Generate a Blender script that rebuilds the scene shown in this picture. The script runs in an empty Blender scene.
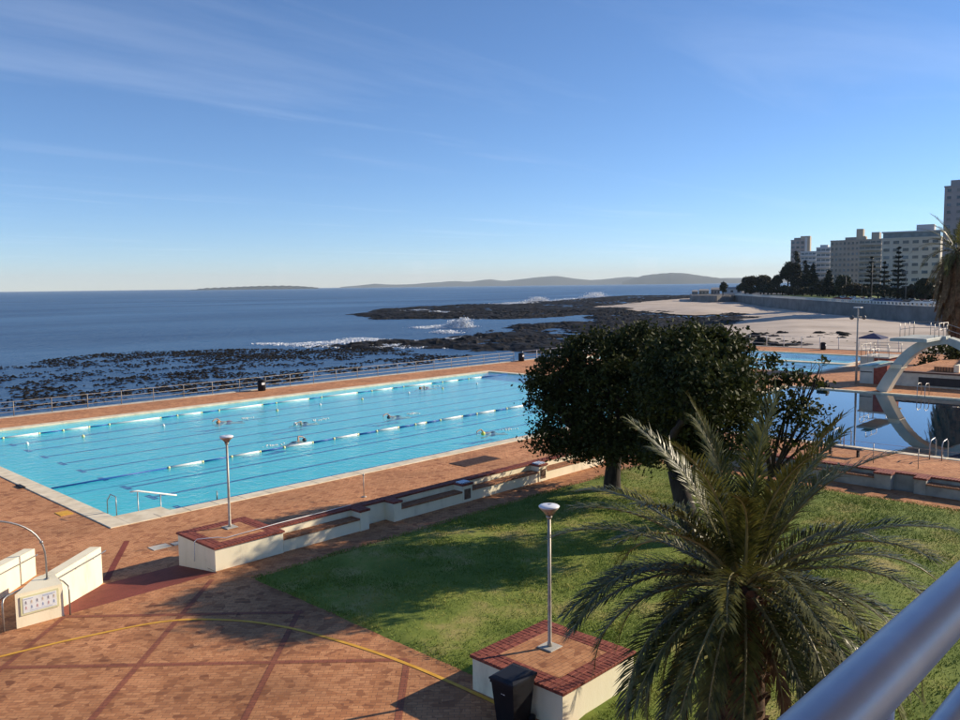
import bpy, math, random
import numpy as np
from mathutils import Vector, Matrix
random.seed(7); rng = np.random.default_rng(7)
scn = bpy.context.scene
C = scn.collection
R = math.radians
# ---------------------------------------------------------------- camera
H = 9.03                       # eye height above the pool deck (z = 0); +X runs along the pool, +Y to the sea
FPX, CX, CY = 832.0, 480.0, 360.0
PITCH, ROLL, YAW = R(5.1164), R(0.6875), R(46.0)
Rl = Vector((math.cos(YAW), -math.sin(YAW), 0)); Fl = Vector((math.sin(YAW), math.cos(YAW), 0)); Ul = Vector((0, 0, 1))
fwd = Fl * math.cos(PITCH) - Ul * math.sin(PITCH); upc = Fl * math.sin(PITCH) + Ul * math.cos(PITCH)
cr = Rl * math.cos(ROLL) - upc * math.sin(ROLL); cu = Rl * math.sin(ROLL) + upc * math.cos(ROLL)
cam = bpy.data.cameras.new('camera'); camo = bpy.data.objects.new('camera', cam); C.objects.link(camo)
M = Matrix((cr, cu, -fwd)).transposed().to_4x4(); M.translation = (0, 0, H); camo.matrix_world = M
cam.sensor_width = 36; cam.lens = FPX / 960 * 36; cam.clip_start = 0.05; cam.clip_end = 120000
scn.camera = camo
# ---------------------------------------------------------------- sky, sun, exposure
SUN = Vector((2.06, -1.0, 1.0)).normalized()
ELEV = math.asin(SUN.z); AZ = math.atan2(SUN.x, SUN.y)
w = bpy.data.worlds.new('World'); scn.world = w; w.use_nodes = True
nt = w.node_tree; N = nt.nodes; L = nt.links
bg = N['Background']; sky = N.new('ShaderNodeTexSky'); sky.sky_type = 'NISHITA'; sky.sun_disc = False
sky.sun_elevation = ELEV; sky.sun_rotation = AZ; sky.air_density = 0.7; sky.dust_density = 0.0; sky.ozone_density = 6.0; sky.altitude = 0
bg.inputs['Strength'].default_value = 0.12
tc = N.new('ShaderNodeTexCoord'); sep = N.new('ShaderNodeSeparateXYZ'); L.new(tc.outputs['Generated'], sep.inputs[0])
mx = N.new('ShaderNodeMath'); mx.operation = 'MAXIMUM'; mx.inputs[1].default_value = 0.03; L.new(sep.outputs[2], mx.inputs[0])
dv = N.new('ShaderNodeVectorMath'); dv.operation = 'DIVIDE'; cmb = N.new('ShaderNodeCombineXYZ')
for i in range(3): L.new(mx.outputs[0], cmb.inputs[i])
L.new(tc.outputs['Generated'], dv.inputs[0]); L.new(cmb.outputs[0], dv.inputs[1])
mp = N.new('ShaderNodeMapping'); mp.inputs['Rotation'].default_value = (0, 0, R(48)); mp.inputs['Scale'].default_value = (0.16, 0.75, 0.0)
mp.inputs['Location'].default_value = (3.4, 1.15, 0)
L.new(dv.outputs[0], mp.inputs[0])
nz = N.new('ShaderNodeTexNoise'); nz.inputs['Scale'].default_value = 1.0; nz.inputs['Detail'].default_value = 9; nz.inputs['Roughness'].default_value = 0.6; nz.inputs['Distortion'].default_value = 0.5
L.new(mp.outputs[0], nz.inputs['Vector'])
cr1 = N.new('ShaderNodeValToRGB'); cr1.color_ramp.elements[0].position = 0.54; cr1.color_ramp.elements[1].position = 0.95
cr1.color_ramp.elements[1].color = (0.22, 0.22, 0.22, 1)
L.new(nz.outputs['Fac'], cr1.inputs[0])
mixc = N.new('ShaderNodeMix'); mixc.data_type = 'RGBA'; mixc.inputs[7].default_value = (8.0, 8.6, 9.6, 1)
L.new(cr1.outputs[0], mixc.inputs[0]); L.new(sky.outputs[0], mixc.inputs[6]); L.new(mixc.outputs[2], bg.inputs[0])
sl = bpy.data.lights.new('sun', 'SUN'); sl.energy = 5.0; sl.angle = R(0.53); sl.color = (1.0, 0.86, 0.66)
so = bpy.data.objects.new('sun', sl); C.objects.link(so); so.rotation_euler = (-SUN).to_track_quat('-Z', 'Y').to_euler(); so.location = (60, -40, 60)
scn.view_settings.view_transform = 'Standard'; scn.view_settings.look = 'None'; scn.view_settings.gamma = 1; scn.view_settings.use_curve_mapping = False
scn.view_settings.exposure = 0.4
scn.render.engine = 'CYCLES'
scn.cycles.max_bounces = 8; scn.cycles.transparent_max_bounces = 12
scn.render.resolution_x = 1024; scn.render.resolution_y = 768
# ---------------------------------------------------------------- helpers
def ray(x, y):
    u = (x - CX) / FPX; v = -(y - CY) / FPX
    return fwd + cr * u + cu * v
def W(x, y, z=0.0):                      # a photo pixel to the point of height z it shows
    d = ray(x, y); t = (z - H) / d.z
    return Vector((d.x * t, d.y * t, z))
def at(x, D):                            # horizontal point in the direction of pixel column x, D metres away
    d = ray(x, 285); d.z = 0; d.normalize(); return Vector((d.x * D, d.y * D, 0))
def zat(x, y, D):
    d = ray(x, y); return H + d.z / math.hypot(d.x, d.y) * D
def tag(o, label=None, cat=None, group=None, kind=None):
    if label: o['label'] = label
    if cat: o['category'] = cat
    if group: o['group'] = group
    if kind: o['kind'] = kind
    return o
def empty(name, loc, label, cat, group=None, rz=0.0):
    o = bpy.data.objects.new(name, None); C.objects.link(o); o.location = loc; o.rotation_euler = (0, 0, rz)
    o.empty_display_size = 0.2
    return tag(o, label, cat, group)
def link(name, me, parent=None, loc=(0, 0, 0), rz=0.0):
    o = bpy.data.objects.new(name, me); C.objects.link(o); o.location = loc; o.rotation_euler = (0, 0, rz)
    if parent: o.parent = parent
    return o
class MB:
    def __init__(s): s.v = []; s.f = []; s.smooth = []
    def add(s, vs, fs, sm=False):
        b = len(s.v); s.v += [tuple(p) for p in vs]; s.f += [tuple(i + b for i in f) for f in fs]; s.smooth += [sm] * len(fs); return s
    def box(s, x0, x1, y0, y1, z0, z1):
        return s.add([(x0,y0,z0),(x1,y0,z0),(x1,y1,z0),(x0,y1,z0),(x0,y0,z1),(x1,y0,z1),(x1,y1,z1),(x0,y1,z1)],
                     [(0,3,2,1),(4,5,6,7),(0,1,5,4),(1,2,6,5),(2,3,7,6),(3,0,4,7)])
    def bev(s, x0, x1, y0, y1, z0, z1, b=0.008):      # box with its upper edges chamfered
        vs = [(x0,y0,z0),(x1,y0,z0),(x1,y1,z0),(x0,y1,z0),(x0,y0,z1-b),(x1,y0,z1-b),(x1,y1,z1-b),(x0,y1,z1-b),
              (x0+b,y0+b,z1),(x1-b,y0+b,z1),(x1-b,y1-b,z1),(x0+b,y1-b,z1)]
        fs = [(0,3,2,1),(8,9,10,11)]
        for i in range(4):
            j = (i+1) % 4; fs += [(i,j,j+4,i+4),(i+4,j+4,j+8,i+8)]
        return s.add(vs, fs)
    def quad(s, a, b, c, d): return s.add([a,b,c,d], [(0,1,2,3)])
    def prism(s, pts, z0, z1):                       # ccw polygon; z may be number or per-point list
        n = len(pts)
        za = z0 if isinstance(z0, (list, tuple)) else [z0]*n; zb = z1 if isinstance(z1, (list, tuple)) else [z1]*n
        vs = [(p[0],p[1],za[i]) for i,p in enumerate(pts)] + [(p[0],p[1],zb[i]) for i,p in enumerate(pts)]
        return s.add(vs, [tuple(range(n-1,-1,-1)), tuple(range(n,2*n))] + [(i,(i+1)%n,(i+1)%n+n,i+n) for i in range(n)])
    def tube(s, pts, r, n=8, caps=True):
        pts = [Vector(p) for p in pts]; k = len(pts); rs = r if isinstance(r, (list, tuple)) else [r]*k
        vs = []; up = None
        for i,p in enumerate(pts):
            d = (pts[min(i+1,k-1)] - pts[max(i-1,0)]).normalized()
            if up is None:
                up = Vector((0,0,1)) if abs(d.z) < 0.9 else Vector((1,0,0))
            a = d.cross(up).normalized(); b = a.cross(d).normalized(); up = b
            for j in range(n):
                t = 2*math.pi*j/n; vs.append(p + (a*math.cos(t) + b*math.sin(t))*rs[i])
        fs = [(i*n+j, i*n+(j+1)%n, (i+1)*n+(j+1)%n, (i+1)*n+j) for i in range(k-1) for j in range(n)]
        if caps: fs += [tuple(range(n-1,-1,-1)), tuple(range((k-1)*n, k*n))]
        return s.add(vs, fs, True)
    def lathe(s, prof, n=16, c=(0,0,0)):
        vs = [(c[0]+r*math.cos(2*math.pi*j/n), c[1]+r*math.sin(2*math.pi*j/n), c[2]+z) for r,z in prof for j in range(n)]
        k = len(prof)
        fs = [(i*n+j, i*n+(j+1)%n, (i+1)*n+(j+1)%n, (i+1)*n+j) for i in range(k-1) for j in range(n)]
        fs += [tuple(range(n-1,-1,-1)), tuple(range((k-1)*n, k*n))]
        return s.add(vs, fs, True)
    def ball(s, c, r, n=10, m=6, sx=1, sy=1, sz=1):
        prof = [(max(1e-3, math.sin(math.pi*i/m))*r, -math.cos(math.pi*i/m)*r) for i in range(m+1)]
        vs = [(c[0]+p*math.cos(2*math.pi*j/n)*sx, c[1]+p*math.sin(2*math.pi*j/n)*sy, c[2]+z*sz) for p,z in prof for j in range(n)]
        fs = [(i*n+j, i*n+(j+1)%n, (i+1)*n+(j+1)%n, (i+1)*n+j) for i in range(m) for j in range(n)]
        return s.add(vs, fs, True)
    def mesh(s, name, mat=None, origin=(0,0,0)):
        o = origin
        me = bpy.data.meshes.new(name); me.from_pydata([(v[0]-o[0], v[1]-o[1], v[2]-o[2]) for v in s.v], [], s.f)
        me.polygons.foreach_set('use_smooth', s.smooth)
        if mat: me.materials.append(mat)
        me.update(); return me
    def build(s, name, mat, parent=None, origin=(0,0,0), loc=None):
        return link(name, s.mesh(name, mat, origin), parent, loc if loc is not None else (0,0,0))
def thing_mesh(name, mb, mat, label, cat, group=None, origin=None):   # a one-mesh thing; origin at its base
    o = origin or (0,0,0)
    ob = mb.build(name, mat, None, o, o); return tag(ob, label, cat, group)
def struct(name, mb, mat, parent=None):
    o = mb.build(name, mat, parent)
    if not parent: o['kind'] = 'structure'
    return o
def npmesh(name, co, fsize, mat, smooth=False):       # faces are consecutive runs of fsize vertices
    co = np.asarray(co, dtype=np.float32).reshape(-1, 3); nv = len(co); nf = nv // fsize
    me = bpy.data.meshes.new(name); me.vertices.add(nv); me.vertices.foreach_set('co', co.ravel())
    me.loops.add(nv); me.loops.foreach_set('vertex_index', np.arange(nv, dtype=np.int32))
    me.polygons.add(nf); me.polygons.foreach_set('loop_start', np.arange(0, nv, fsize, dtype=np.int32))
    if smooth: me.polygons.foreach_set('use_smooth', np.ones(nf, dtype=bool))
    me.materials.append(mat); me.update(calc_edges=True); return me
def gridmesh(name, X, Y, Z, mat, keep=None, smooth=True):
    ny, nx = X.shape; co = np.stack([X, Y, Z], -1).reshape(-1, 3).astype(np.float32)
    i = np.arange(ny-1)[:, None]*nx + np.arange(nx-1)[None, :]
    f = np.stack([i, i+1, i+nx+1, i+nx], -1).reshape(-1, 4)
    if keep is not None: f = f[keep.reshape(-1)[f].any(1)]
    me = bpy.data.meshes.new(name); me.vertices.add(len(co)); me.vertices.foreach_set('co', co.ravel())
    me.loops.add(f.size); me.loops.foreach_set('vertex_index', f.ravel().astype(np.int32))
    me.polygons.add(len(f)); me.polygons.foreach_set('loop_start', np.arange(0, f.size, 4, dtype=np.int32))
    me.polygons.foreach_set('use_smooth', np.full(len(f), smooth))
    me.materials.append(mat); me.update(calc_edges=True); return me
def vnoise(x, y, seed=0):
    xi = np.floor(x).astype(np.int64); yi = np.floor(y).astype(np.int64); fx = x-xi; fy = y-yi
    fx = fx*fx*(3-2*fx); fy = fy*fy*(3-2*fy)
    def h(a, b):
        n = (a*374761393 + b*668265263 + seed*974711) & 0xffffffff
        n = ((n ^ (n >> 13))*1274126177) & 0xffffffff
        return ((n ^ (n >> 16)) & 0xffff)/65535.0
    return (h(xi,yi)*(1-fx)+h(xi+1,yi)*fx)*(1-fy) + (h(xi,yi+1)*(1-fx)+h(xi+1,yi+1)*fx)*fy
def fbm(x, y, o=5, seed=0):
    s = 0; a = 0.5; t = 0
    for k in range(o): s = s + a*vnoise(x*2**k, y*2**k, seed+k); t += a; a *= 0.55
    return s/t
def sdist(px, py, poly):                  # signed distance, positive inside
    d = np.full(px.shape, 1e9); ins = np.zeros(px.shape, bool); n = len(poly)
    for i in range(n):
        ax, ay = poly[i][0], poly[i][1]; bx, by = poly[(i+1)%n][0], poly[(i+1)%n][1]
        ex, ey = bx-ax, by-ay; t = np.clip(((px-ax)*ex+(py-ay)*ey)/(ex*ex+ey*ey+1e-9), 0, 1)
        d = np.minimum(d, np.hypot(px-ax-t*ex, py-ay-t*ey))
        c = (ay > py) != (by > py)
        xx = ax + (py-ay)/(ey if abs(ey) > 1e-9 else 1e-9)*ex
        ins ^= c & (px < xx)
    return np.where(ins, d, -d)
# ---------------------------------------------------------------- materials
def new_mat(name):
    m = bpy.data.materials.new(name); m.use_nodes = True; t = m.node_tree; b = t.nodes['Principled BSDF']; return m, t, b
def nd(t, typ, **k):
    n = t.nodes.new(typ)
    for a, v in k.items(): setattr(n, a, v)
    return n
def noise_mat(name, c1, c2, scale=2.0, rough=0.7, bump=0.0, bscale=None, detail=6, c3=None, metallic=0.0, spec=0.3, stretch=(1,1,1), p=(0.35, 0.65), obj=False, bdist=0.02, trans=None):
    m, t, b = new_mat(name)
    if obj:
        g = nd(t, 'ShaderNodeTexCoord'); src = g.outputs['Object']
    else:
        g = nd(t, 'ShaderNodeNewGeometry'); src = g.outputs['Position']
    mp = nd(t, 'ShaderNodeMapping'); mp.inputs['Scale'].default_value = stretch; t.links.new(src, mp.inputs[0])
    n = nd(t, 'ShaderNodeTexNoise'); n.inputs['Scale'].default_value = scale; n.inputs['Detail'].default_value = detail; n.inputs['Roughness'].default_value = 0.6
    t.links.new(mp.outputs[0], n.inputs['Vector'])
    r = nd(t, 'ShaderNodeValToRGB'); r.color_ramp.elements[0].position = p[0]; r.color_ramp.elements[1].position = p[1]
    r.color_ramp.elements[0].color = (*c1, 1); r.color_ramp.elements[1].color = (*c2, 1)
    if c3: e = r.color_ramp.elements.new(0.5*(p[0]+p[1])); e.color = (*c3, 1)
    t.links.new(n.outputs['Fac'], r.inputs[0]); t.links.new(r.outputs[0], b.inputs['Base Color'])
    b.inputs['Roughness'].default_value = rough; b.inputs['Metallic'].default_value = metallic; b.inputs['Specular IOR Level'].default_value = spec
    if bump > 0:
        n2 = nd(t, 'ShaderNodeTexNoise'); n2.inputs['Scale'].default_value = bscale or scale*4; n2.inputs['Detail'].default_value = 5
        t.links.new(mp.outputs[0], n2.inputs['Vector'])
        bp = nd(t, 'ShaderNodeBump'); bp.inputs['Strength'].default_value = bump; bp.inputs['Distance'].default_value = bdist
        t.links.new(n2.outputs['Fac'], bp.inputs['Height']); t.links.new(bp.outputs[0], b.inputs['Normal'])
    return m
def brick_mat(name, cols, rot=0.0, bw=0.22, bh=0.11, mortar=(0.22,0.12,0.07), wash=(0.75,1.15)):
    m, t, b = new_mat(name); g = nd(t, 'ShaderNodeNewGeometry')
    mp = nd(t, 'ShaderNodeMapping'); mp.inputs['Rotation'].default_value = (0,0,rot); t.links.new(g.outputs['Position'], mp.inputs[0])
    br = nd(t, 'ShaderNodeTexBrick'); br.inputs['Scale'].default_value = 1.0; br.inputs['Brick Width'].default_value = bw; br.inputs['Row Height'].default_value = bh
    br.inputs['Mortar Size'].default_value = 0.006; br.inputs['Mortar Smooth'].default_value = 0.3; br.inputs['Bias'].default_value = 0.0
    br.inputs['Color1'].default_value = (0,0,0,1); br.inputs['Color2'].default_value = (1,1,1,1); br.inputs['Mortar'].default_value = (0.5,0.5,0.5,1)
    t.links.new(mp.outputs[0], br.inputs['Vector'])
    # blocks of similar bricks: a coarser cell noise joins the brick tone
    vo = nd(t, 'ShaderNodeTexVoronoi'); vo.inputs['Scale'].default_value = 4.2; t.links.new(mp.outputs[0], vo.inputs['Vector'])
    sp = nd(t, 'ShaderNodeSeparateColor'); t.links.new(vo.outputs['Color'], sp.inputs[0])
    mixf = nd(t, 'ShaderNodeMix'); mixf.data_type = 'FLOAT'; mixf.inputs[0].default_value = 0.68
    t.links.new(br.outputs['Color'], mixf.inputs[2]); t.links.new(sp.outputs[0], mixf.inputs[3])
    r = nd(t, 'ShaderNodeValToRGB'); r.color_ramp.interpolation = 'LINEAR'
    els = r.color_ramp.elements; els[0].color = (*cols[0],1); els[1].color = (*cols[-1],1)
    for i, c in enumerate(cols[1:-1]): e = els.new((i+1)/(len(cols)-1)); e.color = (*c,1)
    t.links.new(mixf.outputs[0], r.inputs[0])
    n = nd(t, 'ShaderNodeTexNoise'); n.inputs['Scale'].default_value = 0.35; n.inputs['Detail'].default_value = 7; t.links.new(g.outputs['Position'], n.inputs['Vector'])
    mr = nd(t, 'ShaderNodeMapRange'); mr.inputs['From Min'].default_value = 0.3; mr.inputs['From Max'].default_value = 0.7; mr.inputs['To Min'].default_value = wash[0]; mr.inputs['To Max'].default_value = wash[1]
    t.links.new(n.outputs['Fac'], mr.inputs[0])
    mul = nd(t, 'ShaderNodeMix'); mul.data_type = 'RGBA'; mul.blend_type = 'MULTIPLY'; mul.inputs[0].default_value = 1.0
    t.links.new(r.outputs[0], mul.inputs[6]); t.links.new(mr.outputs[0], mul.inputs[7])
    mm = nd(t, 'ShaderNodeMix'); mm.data_type = 'RGBA'; t.links.new(br.outputs['Fac'], mm.inputs[0]); t.links.new(mul.outputs[2], mm.inputs[6]); mm.inputs[7].default_value = (*mortar,1)
    t.links.new(mm.outputs[2], b.inputs['Base Color']); b.inputs['Roughness'].default_value = 0.8; b.inputs['Specular IOR Level'].default_value = 0.25
    bp = nd(t, 'ShaderNodeBump'); bp.inputs['Strength'].default_value = 0.5; bp.inputs['Distance'].default_value = 0.006; bp.invert = True
    t.links.new(br.outputs['Fac'], bp.inputs['Height']); t.links.new(bp.outputs[0], b.inputs['Normal'])
    return m
def plain(name, c, rough=0.5, metallic=0.0, spec=0.4): return noise_mat(name, tuple(x*0.88 for x in c), tuple(min(1,x*1.1) for x in c), 3.0, rough, metallic=metallic, spec=spec)
def water_mat(name, tint, fres_ior, bump, bscale, rough=0.02, refl=1.0, bump2=None):
    m = bpy.data.materials.new(name); m.use_nodes = True; t = m.node_tree; t.nodes.clear()
    out = nd(t, 'ShaderNodeOutputMaterial'); g = nd(t, 'ShaderNodeNewGeometry')
    n = nd(t, 'ShaderNodeTexNoise'); n.inputs['Scale'].default_value = bscale; n.inputs['Detail'].default_value = 4; n.inputs['Distortion'].default_value = 0.8
    t.links.new(g.outputs['Position'], n.inputs['Vector'])
    bp = nd(t, 'ShaderNodeBump'); bp.inputs['Strength'].default_value = 1.0; bp.inputs['Distance'].default_value = bump
    t.links.new(n.outputs['Fac'], bp.inputs['Height'])
    tr = nd(t, 'ShaderNodeBsdfTransparent'); tr.inputs[0].default_value = (*tint, 1)
    gl = nd(t, 'ShaderNodeBsdfGlossy'); gl.inputs['Roughness'].default_value = rough; gl.inputs[0].default_value = (refl, refl, refl, 1); t.links.new(bp.outputs[0], gl.inputs['Normal'])
    f0 = ((fres_ior-1)/(fres_ior+1))**2                  # Schlick, alike from above and below
    dp = nd(t, 'ShaderNodeVectorMath', operation='DOT_PRODUCT'); t.links.new(g.outputs['Incoming'], dp.inputs[0]); t.links.new(bp.outputs[0], dp.inputs[1])
    ab = nd(t, 'ShaderNodeMath', operation='ABSOLUTE'); t.links.new(dp.outputs['Value'], ab.inputs[0])
    om = nd(t, 'ShaderNodeMath', operation='SUBTRACT'); om.inputs[0].default_value = 1.0; om.use_clamp = True; t.links.new(ab.outputs[0], om.inputs[1])
    pw = nd(t, 'ShaderNodeMath', operation='POWER'); pw.inputs[1].default_value = 5.0; t.links.new(om.outputs[0], pw.inputs[0])
    fr = nd(t, 'ShaderNodeMath', operation='MULTIPLY_ADD'); fr.inputs[1].default_value = 1-f0; fr.inputs[2].default_value = f0; fr.use_clamp = True; t.links.new(pw.outputs[0], fr.inputs[0])
    mx = nd(t, 'ShaderNodeMixShader'); t.links.new(fr.outputs[0], mx.inputs[0]); t.links.new(tr.outputs[0], mx.inputs[1]); t.links.new(gl.outputs[0], mx.inputs[2])
    t.links.new(mx.outputs[0], out.inputs[0]); return m

cream = noise_mat('cream_render', (0.58,0.50,0.35), (0.90,0.82,0.61), 1.6, 0.85, 0.15, 40, c3=(0.85,0.77,0.56), stretch=(1,1,.35), p=(0.24,0.62), detail=10)
cream_d = noise_mat('cream_weathered', (0.62,0.57,0.45), (0.78,0.73,0.60), 1.6, 0.85, 0.15, 40)
deck_br = brick_mat('deck_brick', [(0.30,0.115,0.055),(0.52,0.23,0.10),(0.65,0.32,0.15),(0.43,0.175,0.08)], 0.0)
plaza_br = brick_mat('plaza_brick', [(0.22,0.082,0.04),(0.46,0.195,0.083),(0.60,0.285,0.13),(0.34,0.133,0.06)], R(45), wash=(0.62,1.2))
red_br = brick_mat('red_brick_band', [(0.22,0.075,0.045),(0.33,0.115,0.065),(0.27,0.09,0.05)], R(45), bw=0.22, bh=0.11, mortar=(0.10,0.05,0.04))
ramp_br = brick_mat('ramp_brick', [(0.20,0.045,0.03),(0.29,0.07,0.045),(0.24,0.055,0.035)], 0.0, mortar=(0.10,0.05,0.04))
cop_br = noise_mat('coping_brick', (0.16,0.045,0.03), (0.30,0.085,0.055), 9.0, 0.75, 0.2, 60, c3=(0.23,0.06,0.04))
seat_br = noise_mat('seat_brick', (0.26,0.11,0.055), (0.42,0.20,0.10), 8.0, 0.8, 0.2, 60)
mortar_m = noise_mat('mortar', (0.17,0.10,0.075), (0.25,0.16,0.12), 6, 0.9)
coping_st = noise_mat('pool_coping_stone', (0.64,0.54,0.38), (0.84,0.74,0.55), 1.5, 0.8, 0.15, 30, c3=(0.76,0.66,0.48))
yellow_p = noise_mat('yellow_paint', (0.66,0.34,0.04), (0.78,0.43,0.06), 4, 0.7)
steel = noise_mat('stainless_steel', (0.30,0.29,0.28), (0.42,0.41,0.40), 10, 0.42, metallic=0.7)
galv = noise_mat('galvanised_pole', (0.36,0.32,0.27), (0.5,0.45,0.38), 6, 0.5, metallic=0.4)
galv_far = noise_mat('weathered_rail', (0.24,0.21,0.18), (0.38,0.34,0.29), 3, 0.6, metallic=0.2)
white_p = plain('white_paint', (0.78,0.78,0.76), 0.5)
offw = plain('off_white', (0.72,0.69,0.62), 0.6)
conc = noise_mat('concrete', (0.40,0.38,0.33), (0.58,0.55,0.48), 1.5, 0.85, 0.2, 25)
conc_w = noise_mat('painted_concrete', (0.42,0.44,0.39), (0.58,0.59,0.52), 0.9, 0.7)
black_pl = plain('black_plastic', (0.012,0.012,0.015), 0.55, spec=.2)
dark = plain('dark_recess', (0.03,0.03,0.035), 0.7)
navy = plain('navy_cloth', (0.02,0.03,0.10), 0.8)
# ---------------------------------------------------------------- sea
m, t, b = new_mat('sea_water')
g = nd(t, 'ShaderNodeNewGeometry')
n1 = nd(t, 'ShaderNodeTexNoise'); n1.inputs['Scale'].default_value = 0.55; n1.inputs['Detail'].default_value = 6; t.links.new(g.outputs['Position'], n1.inputs['Vector'])
mp = nd(t, 'ShaderNodeMapping'); mp.inputs['Rotation'].default_value = (0,0,R(46)); mp.inputs['Scale'].default_value = (0.02,0.06,1); t.links.new(g.outputs['Position'], mp.inputs[0])
n2 = nd(t, 'ShaderNodeTexNoise'); n2.inputs['Scale'].default_value = 1.0; n2.inputs['Detail'].default_value = 7; t.links.new(mp.outputs[0], n2.inputs['Vector'])
ad = nd(t, 'ShaderNodeMath', operation='MULTIPLY_ADD'); ad.inputs[1].default_value = 2.5; t.links.new(n2.outputs['Fac'], ad.inputs[0]); t.links.new(n1.outputs['Fac'], ad.inputs[2])
bp = nd(t, 'ShaderNodeBump'); bp.inputs['Strength'].default_value = 1.0; bp.inputs['Distance'].default_value = 0.9; t.links.new(ad.outputs[0], bp.inputs['Height'])
mp3 = nd(t, 'ShaderNodeMapping'); mp3.inputs['Rotation'].default_value = (0,0,R(46)); mp3.inputs['Scale'].default_value = (0.004,0.016,1); t.links.new(g.outputs['Position'], mp3.inputs[0])
n3 = nd(t, 'ShaderNodeTexNoise'); n3.inputs['Scale'].default_value = 1.0; n3.inputs['Detail'].default_value = 8; t.links.new(mp3.outputs[0], n3.inputs['Vector'])
r = nd(t, 'ShaderNodeValToRGB'); r.color_ramp.elements[0].position = 0.35; r.color_ramp.elements[1].position = 0.68
r.color_ramp.elements[0].color = (0.014,0.055,0.145,1); r.color_ramp.elements[1].color = (0.065,0.155,0.29,1)
t.links.new(n3.outputs['Fac'], r.inputs[0]); t.links.new(r.outputs[0], b.inputs['Base Color'])
b.inputs['Roughness'].default_value = 0.6; b.inputs['Specular IOR Level'].default_value = 0.0
gl = nd(t, 'ShaderNodeBsdfGlossy'); gl.inputs['Roughness'].default_value = 0.22; t.links.new(bp.outputs[0], gl.inputs['Normal'])
lw = nd(t, 'ShaderNodeLayerWeight'); lw.inputs['Blend'].default_value = 0.5; t.links.new(bp.outputs[0], lw.inputs['Normal'])
pw = nd(t, 'ShaderNodeMath', operation='POWER'); pw.inputs[1].default_value = 5.0; t.links.new(lw.outputs['Facing'], pw.inputs[0])
ml = nd(t, 'ShaderNodeMath', operation='MULTIPLY_ADD'); ml.inputs[1].default_value = 0.60; ml.inputs[2].default_value = 0.02; t.links.new(pw.outputs[0], ml.inputs[0])
ms = nd(t, 'ShaderNodeMixShader'); t.links.new(ml.outputs[0], ms.inputs[0]); t.links.new(b.outputs[0], ms.inputs[1]); t.links.new(gl.outputs[0], ms.inputs[2]); t.links.new(ms.outputs[0], t.nodes['Material Output'].inputs[0])
sea_m = m
SEA = -4.0
mb = MB(); ring = [0, 90, 300, 1500, 8000, 24000]; nn = 48
sc = (60, 90)
vs = [(sc[0], sc[1], SEA)]
for rr in ring[1:]:
    vs += [(sc[0]+rr*math.cos(2*math.pi*j/nn), sc[1]+rr*math.sin(2*math.pi*j/nn), SEA) for j in range(nn)]
fs = [(0, 1+j, 1+(j+1)%nn) for j in range(nn)]
for k in range(len(ring)-2):
    a = 1+k*nn; fs += [(a+j, a+nn+j, a+nn+(j+1)%nn, a+(j+1)%nn) for j in range(nn)]
mb.add(vs, fs); struct('sea', mb, sea_m)
# ---------------------------------------------------------------- pool deck, plaza, basins
PX0, PX1, PY0, PY1 = 13.18, 63.18, 32.35, 59.75
DX0, DX1, DY0, DY1 = 46.5, 70.3, -4.0, 30.6
KA = (93.6, 104.0, 34.2, 62.0); KB = (82.4, 92.4, 33.4, 62.0)
PZ = 0.37
def sheet(mb, xs, ys, z, holes):
    xs = sorted(set(xs)); ys = sorted(set(ys))
    for i in range(len(xs)-1):
        for j in range(len(ys)-1):
            cx, cy = (xs[i]+xs[i+1])/2, (ys[j]+ys[j+1])/2
            if any(h[0] < cx < h[1] and h[2] < cy < h[3] for h in holes): continue
            mb.quad((xs[i],ys[j],z),(xs[i+1],ys[j],z),(xs[i+1],ys[j+1],z),(xs[i],ys[j+1],z))
DE_Y = 65.3; DE_X = 112.0
holes = [(PX0,PX1,PY0,PY1),(DX0,DX1,DY0,DY1),KA,KB,(-60,36.3,-60,23.0)]
mb = MB(); sheet(mb, [-60,36.3,DE_X]+[h[0] for h in holes]+[h[1] for h in holes], [-60,DE_Y,23.0]+[h[2] for h in holes]+[h[3] for h in holes], 0.0, holes)
deck = struct('pool_deck', mb, deck_br)
mb = MB(); mb.box(-60,DE_X+0.4,DE_Y,DE_Y+0.5,-6,0.06); mb.box(DE_X,DE_X+0.5,-60,DE_Y,-6,0.06)
struct('deck_edge_kerb', mb, conc)
mb = MB(); mb.quad((-60,-60,PZ),(12.2,-60,PZ),(12.2,23.05,PZ),(-60,23.05,PZ)); mb.quad((12.2,-60,PZ),(36.3,-60,PZ),(36.3,23.7,PZ),(12.2,23.7,PZ))
plaza = struct('plaza', mb, plaza_br)
mb = MB(); mb.box(-60,3.5,22.85,23.05,-0.05,PZ-0.004); struct('plaza_edge', mb, cream_d)
# red bands let into the plaza
bands = MB(); hw = 0.075
def band(p0, p1, w=hw, z=PZ+0.004, m=bands):
    a = Vector((p0[0],p0[1],0)); c = Vector((p1[0],p1[1],0)); d = (c-a).normalized(); nrm = Vector((-d.y,d.x,0))*w
    m.quad((a-nrm)[:2]+(z,), (c-nrm)[:2]+(z,), (c+nrm)[:2]+(z,), (a+nrm)[:2]+(z,))
k0 = -10.85; sp = 4.4
for k in range(-2, 4):                         # lines X-Y = const
    c = k0 + sp*k*1.0
    pts = [(x, x-c) for x in np.linspace(-12, 12.2, 60) if -3 < x-c < 23.0]
    if len(pts) > 1: band(pts[0], pts[-1])
for k in range(-4, 3):                         # lines X+Y = const
    c = 26.45 + 4.2*k
    pts = [(x, c-x) for x in np.linspace(-12, 12.2, 60) if -3 < c-x < 23.0]
    if len(pts) > 1: band(pts[0], pts[-1], z=PZ+0.006)
struct('brick_bands', bands, red_br, plaza)
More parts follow.
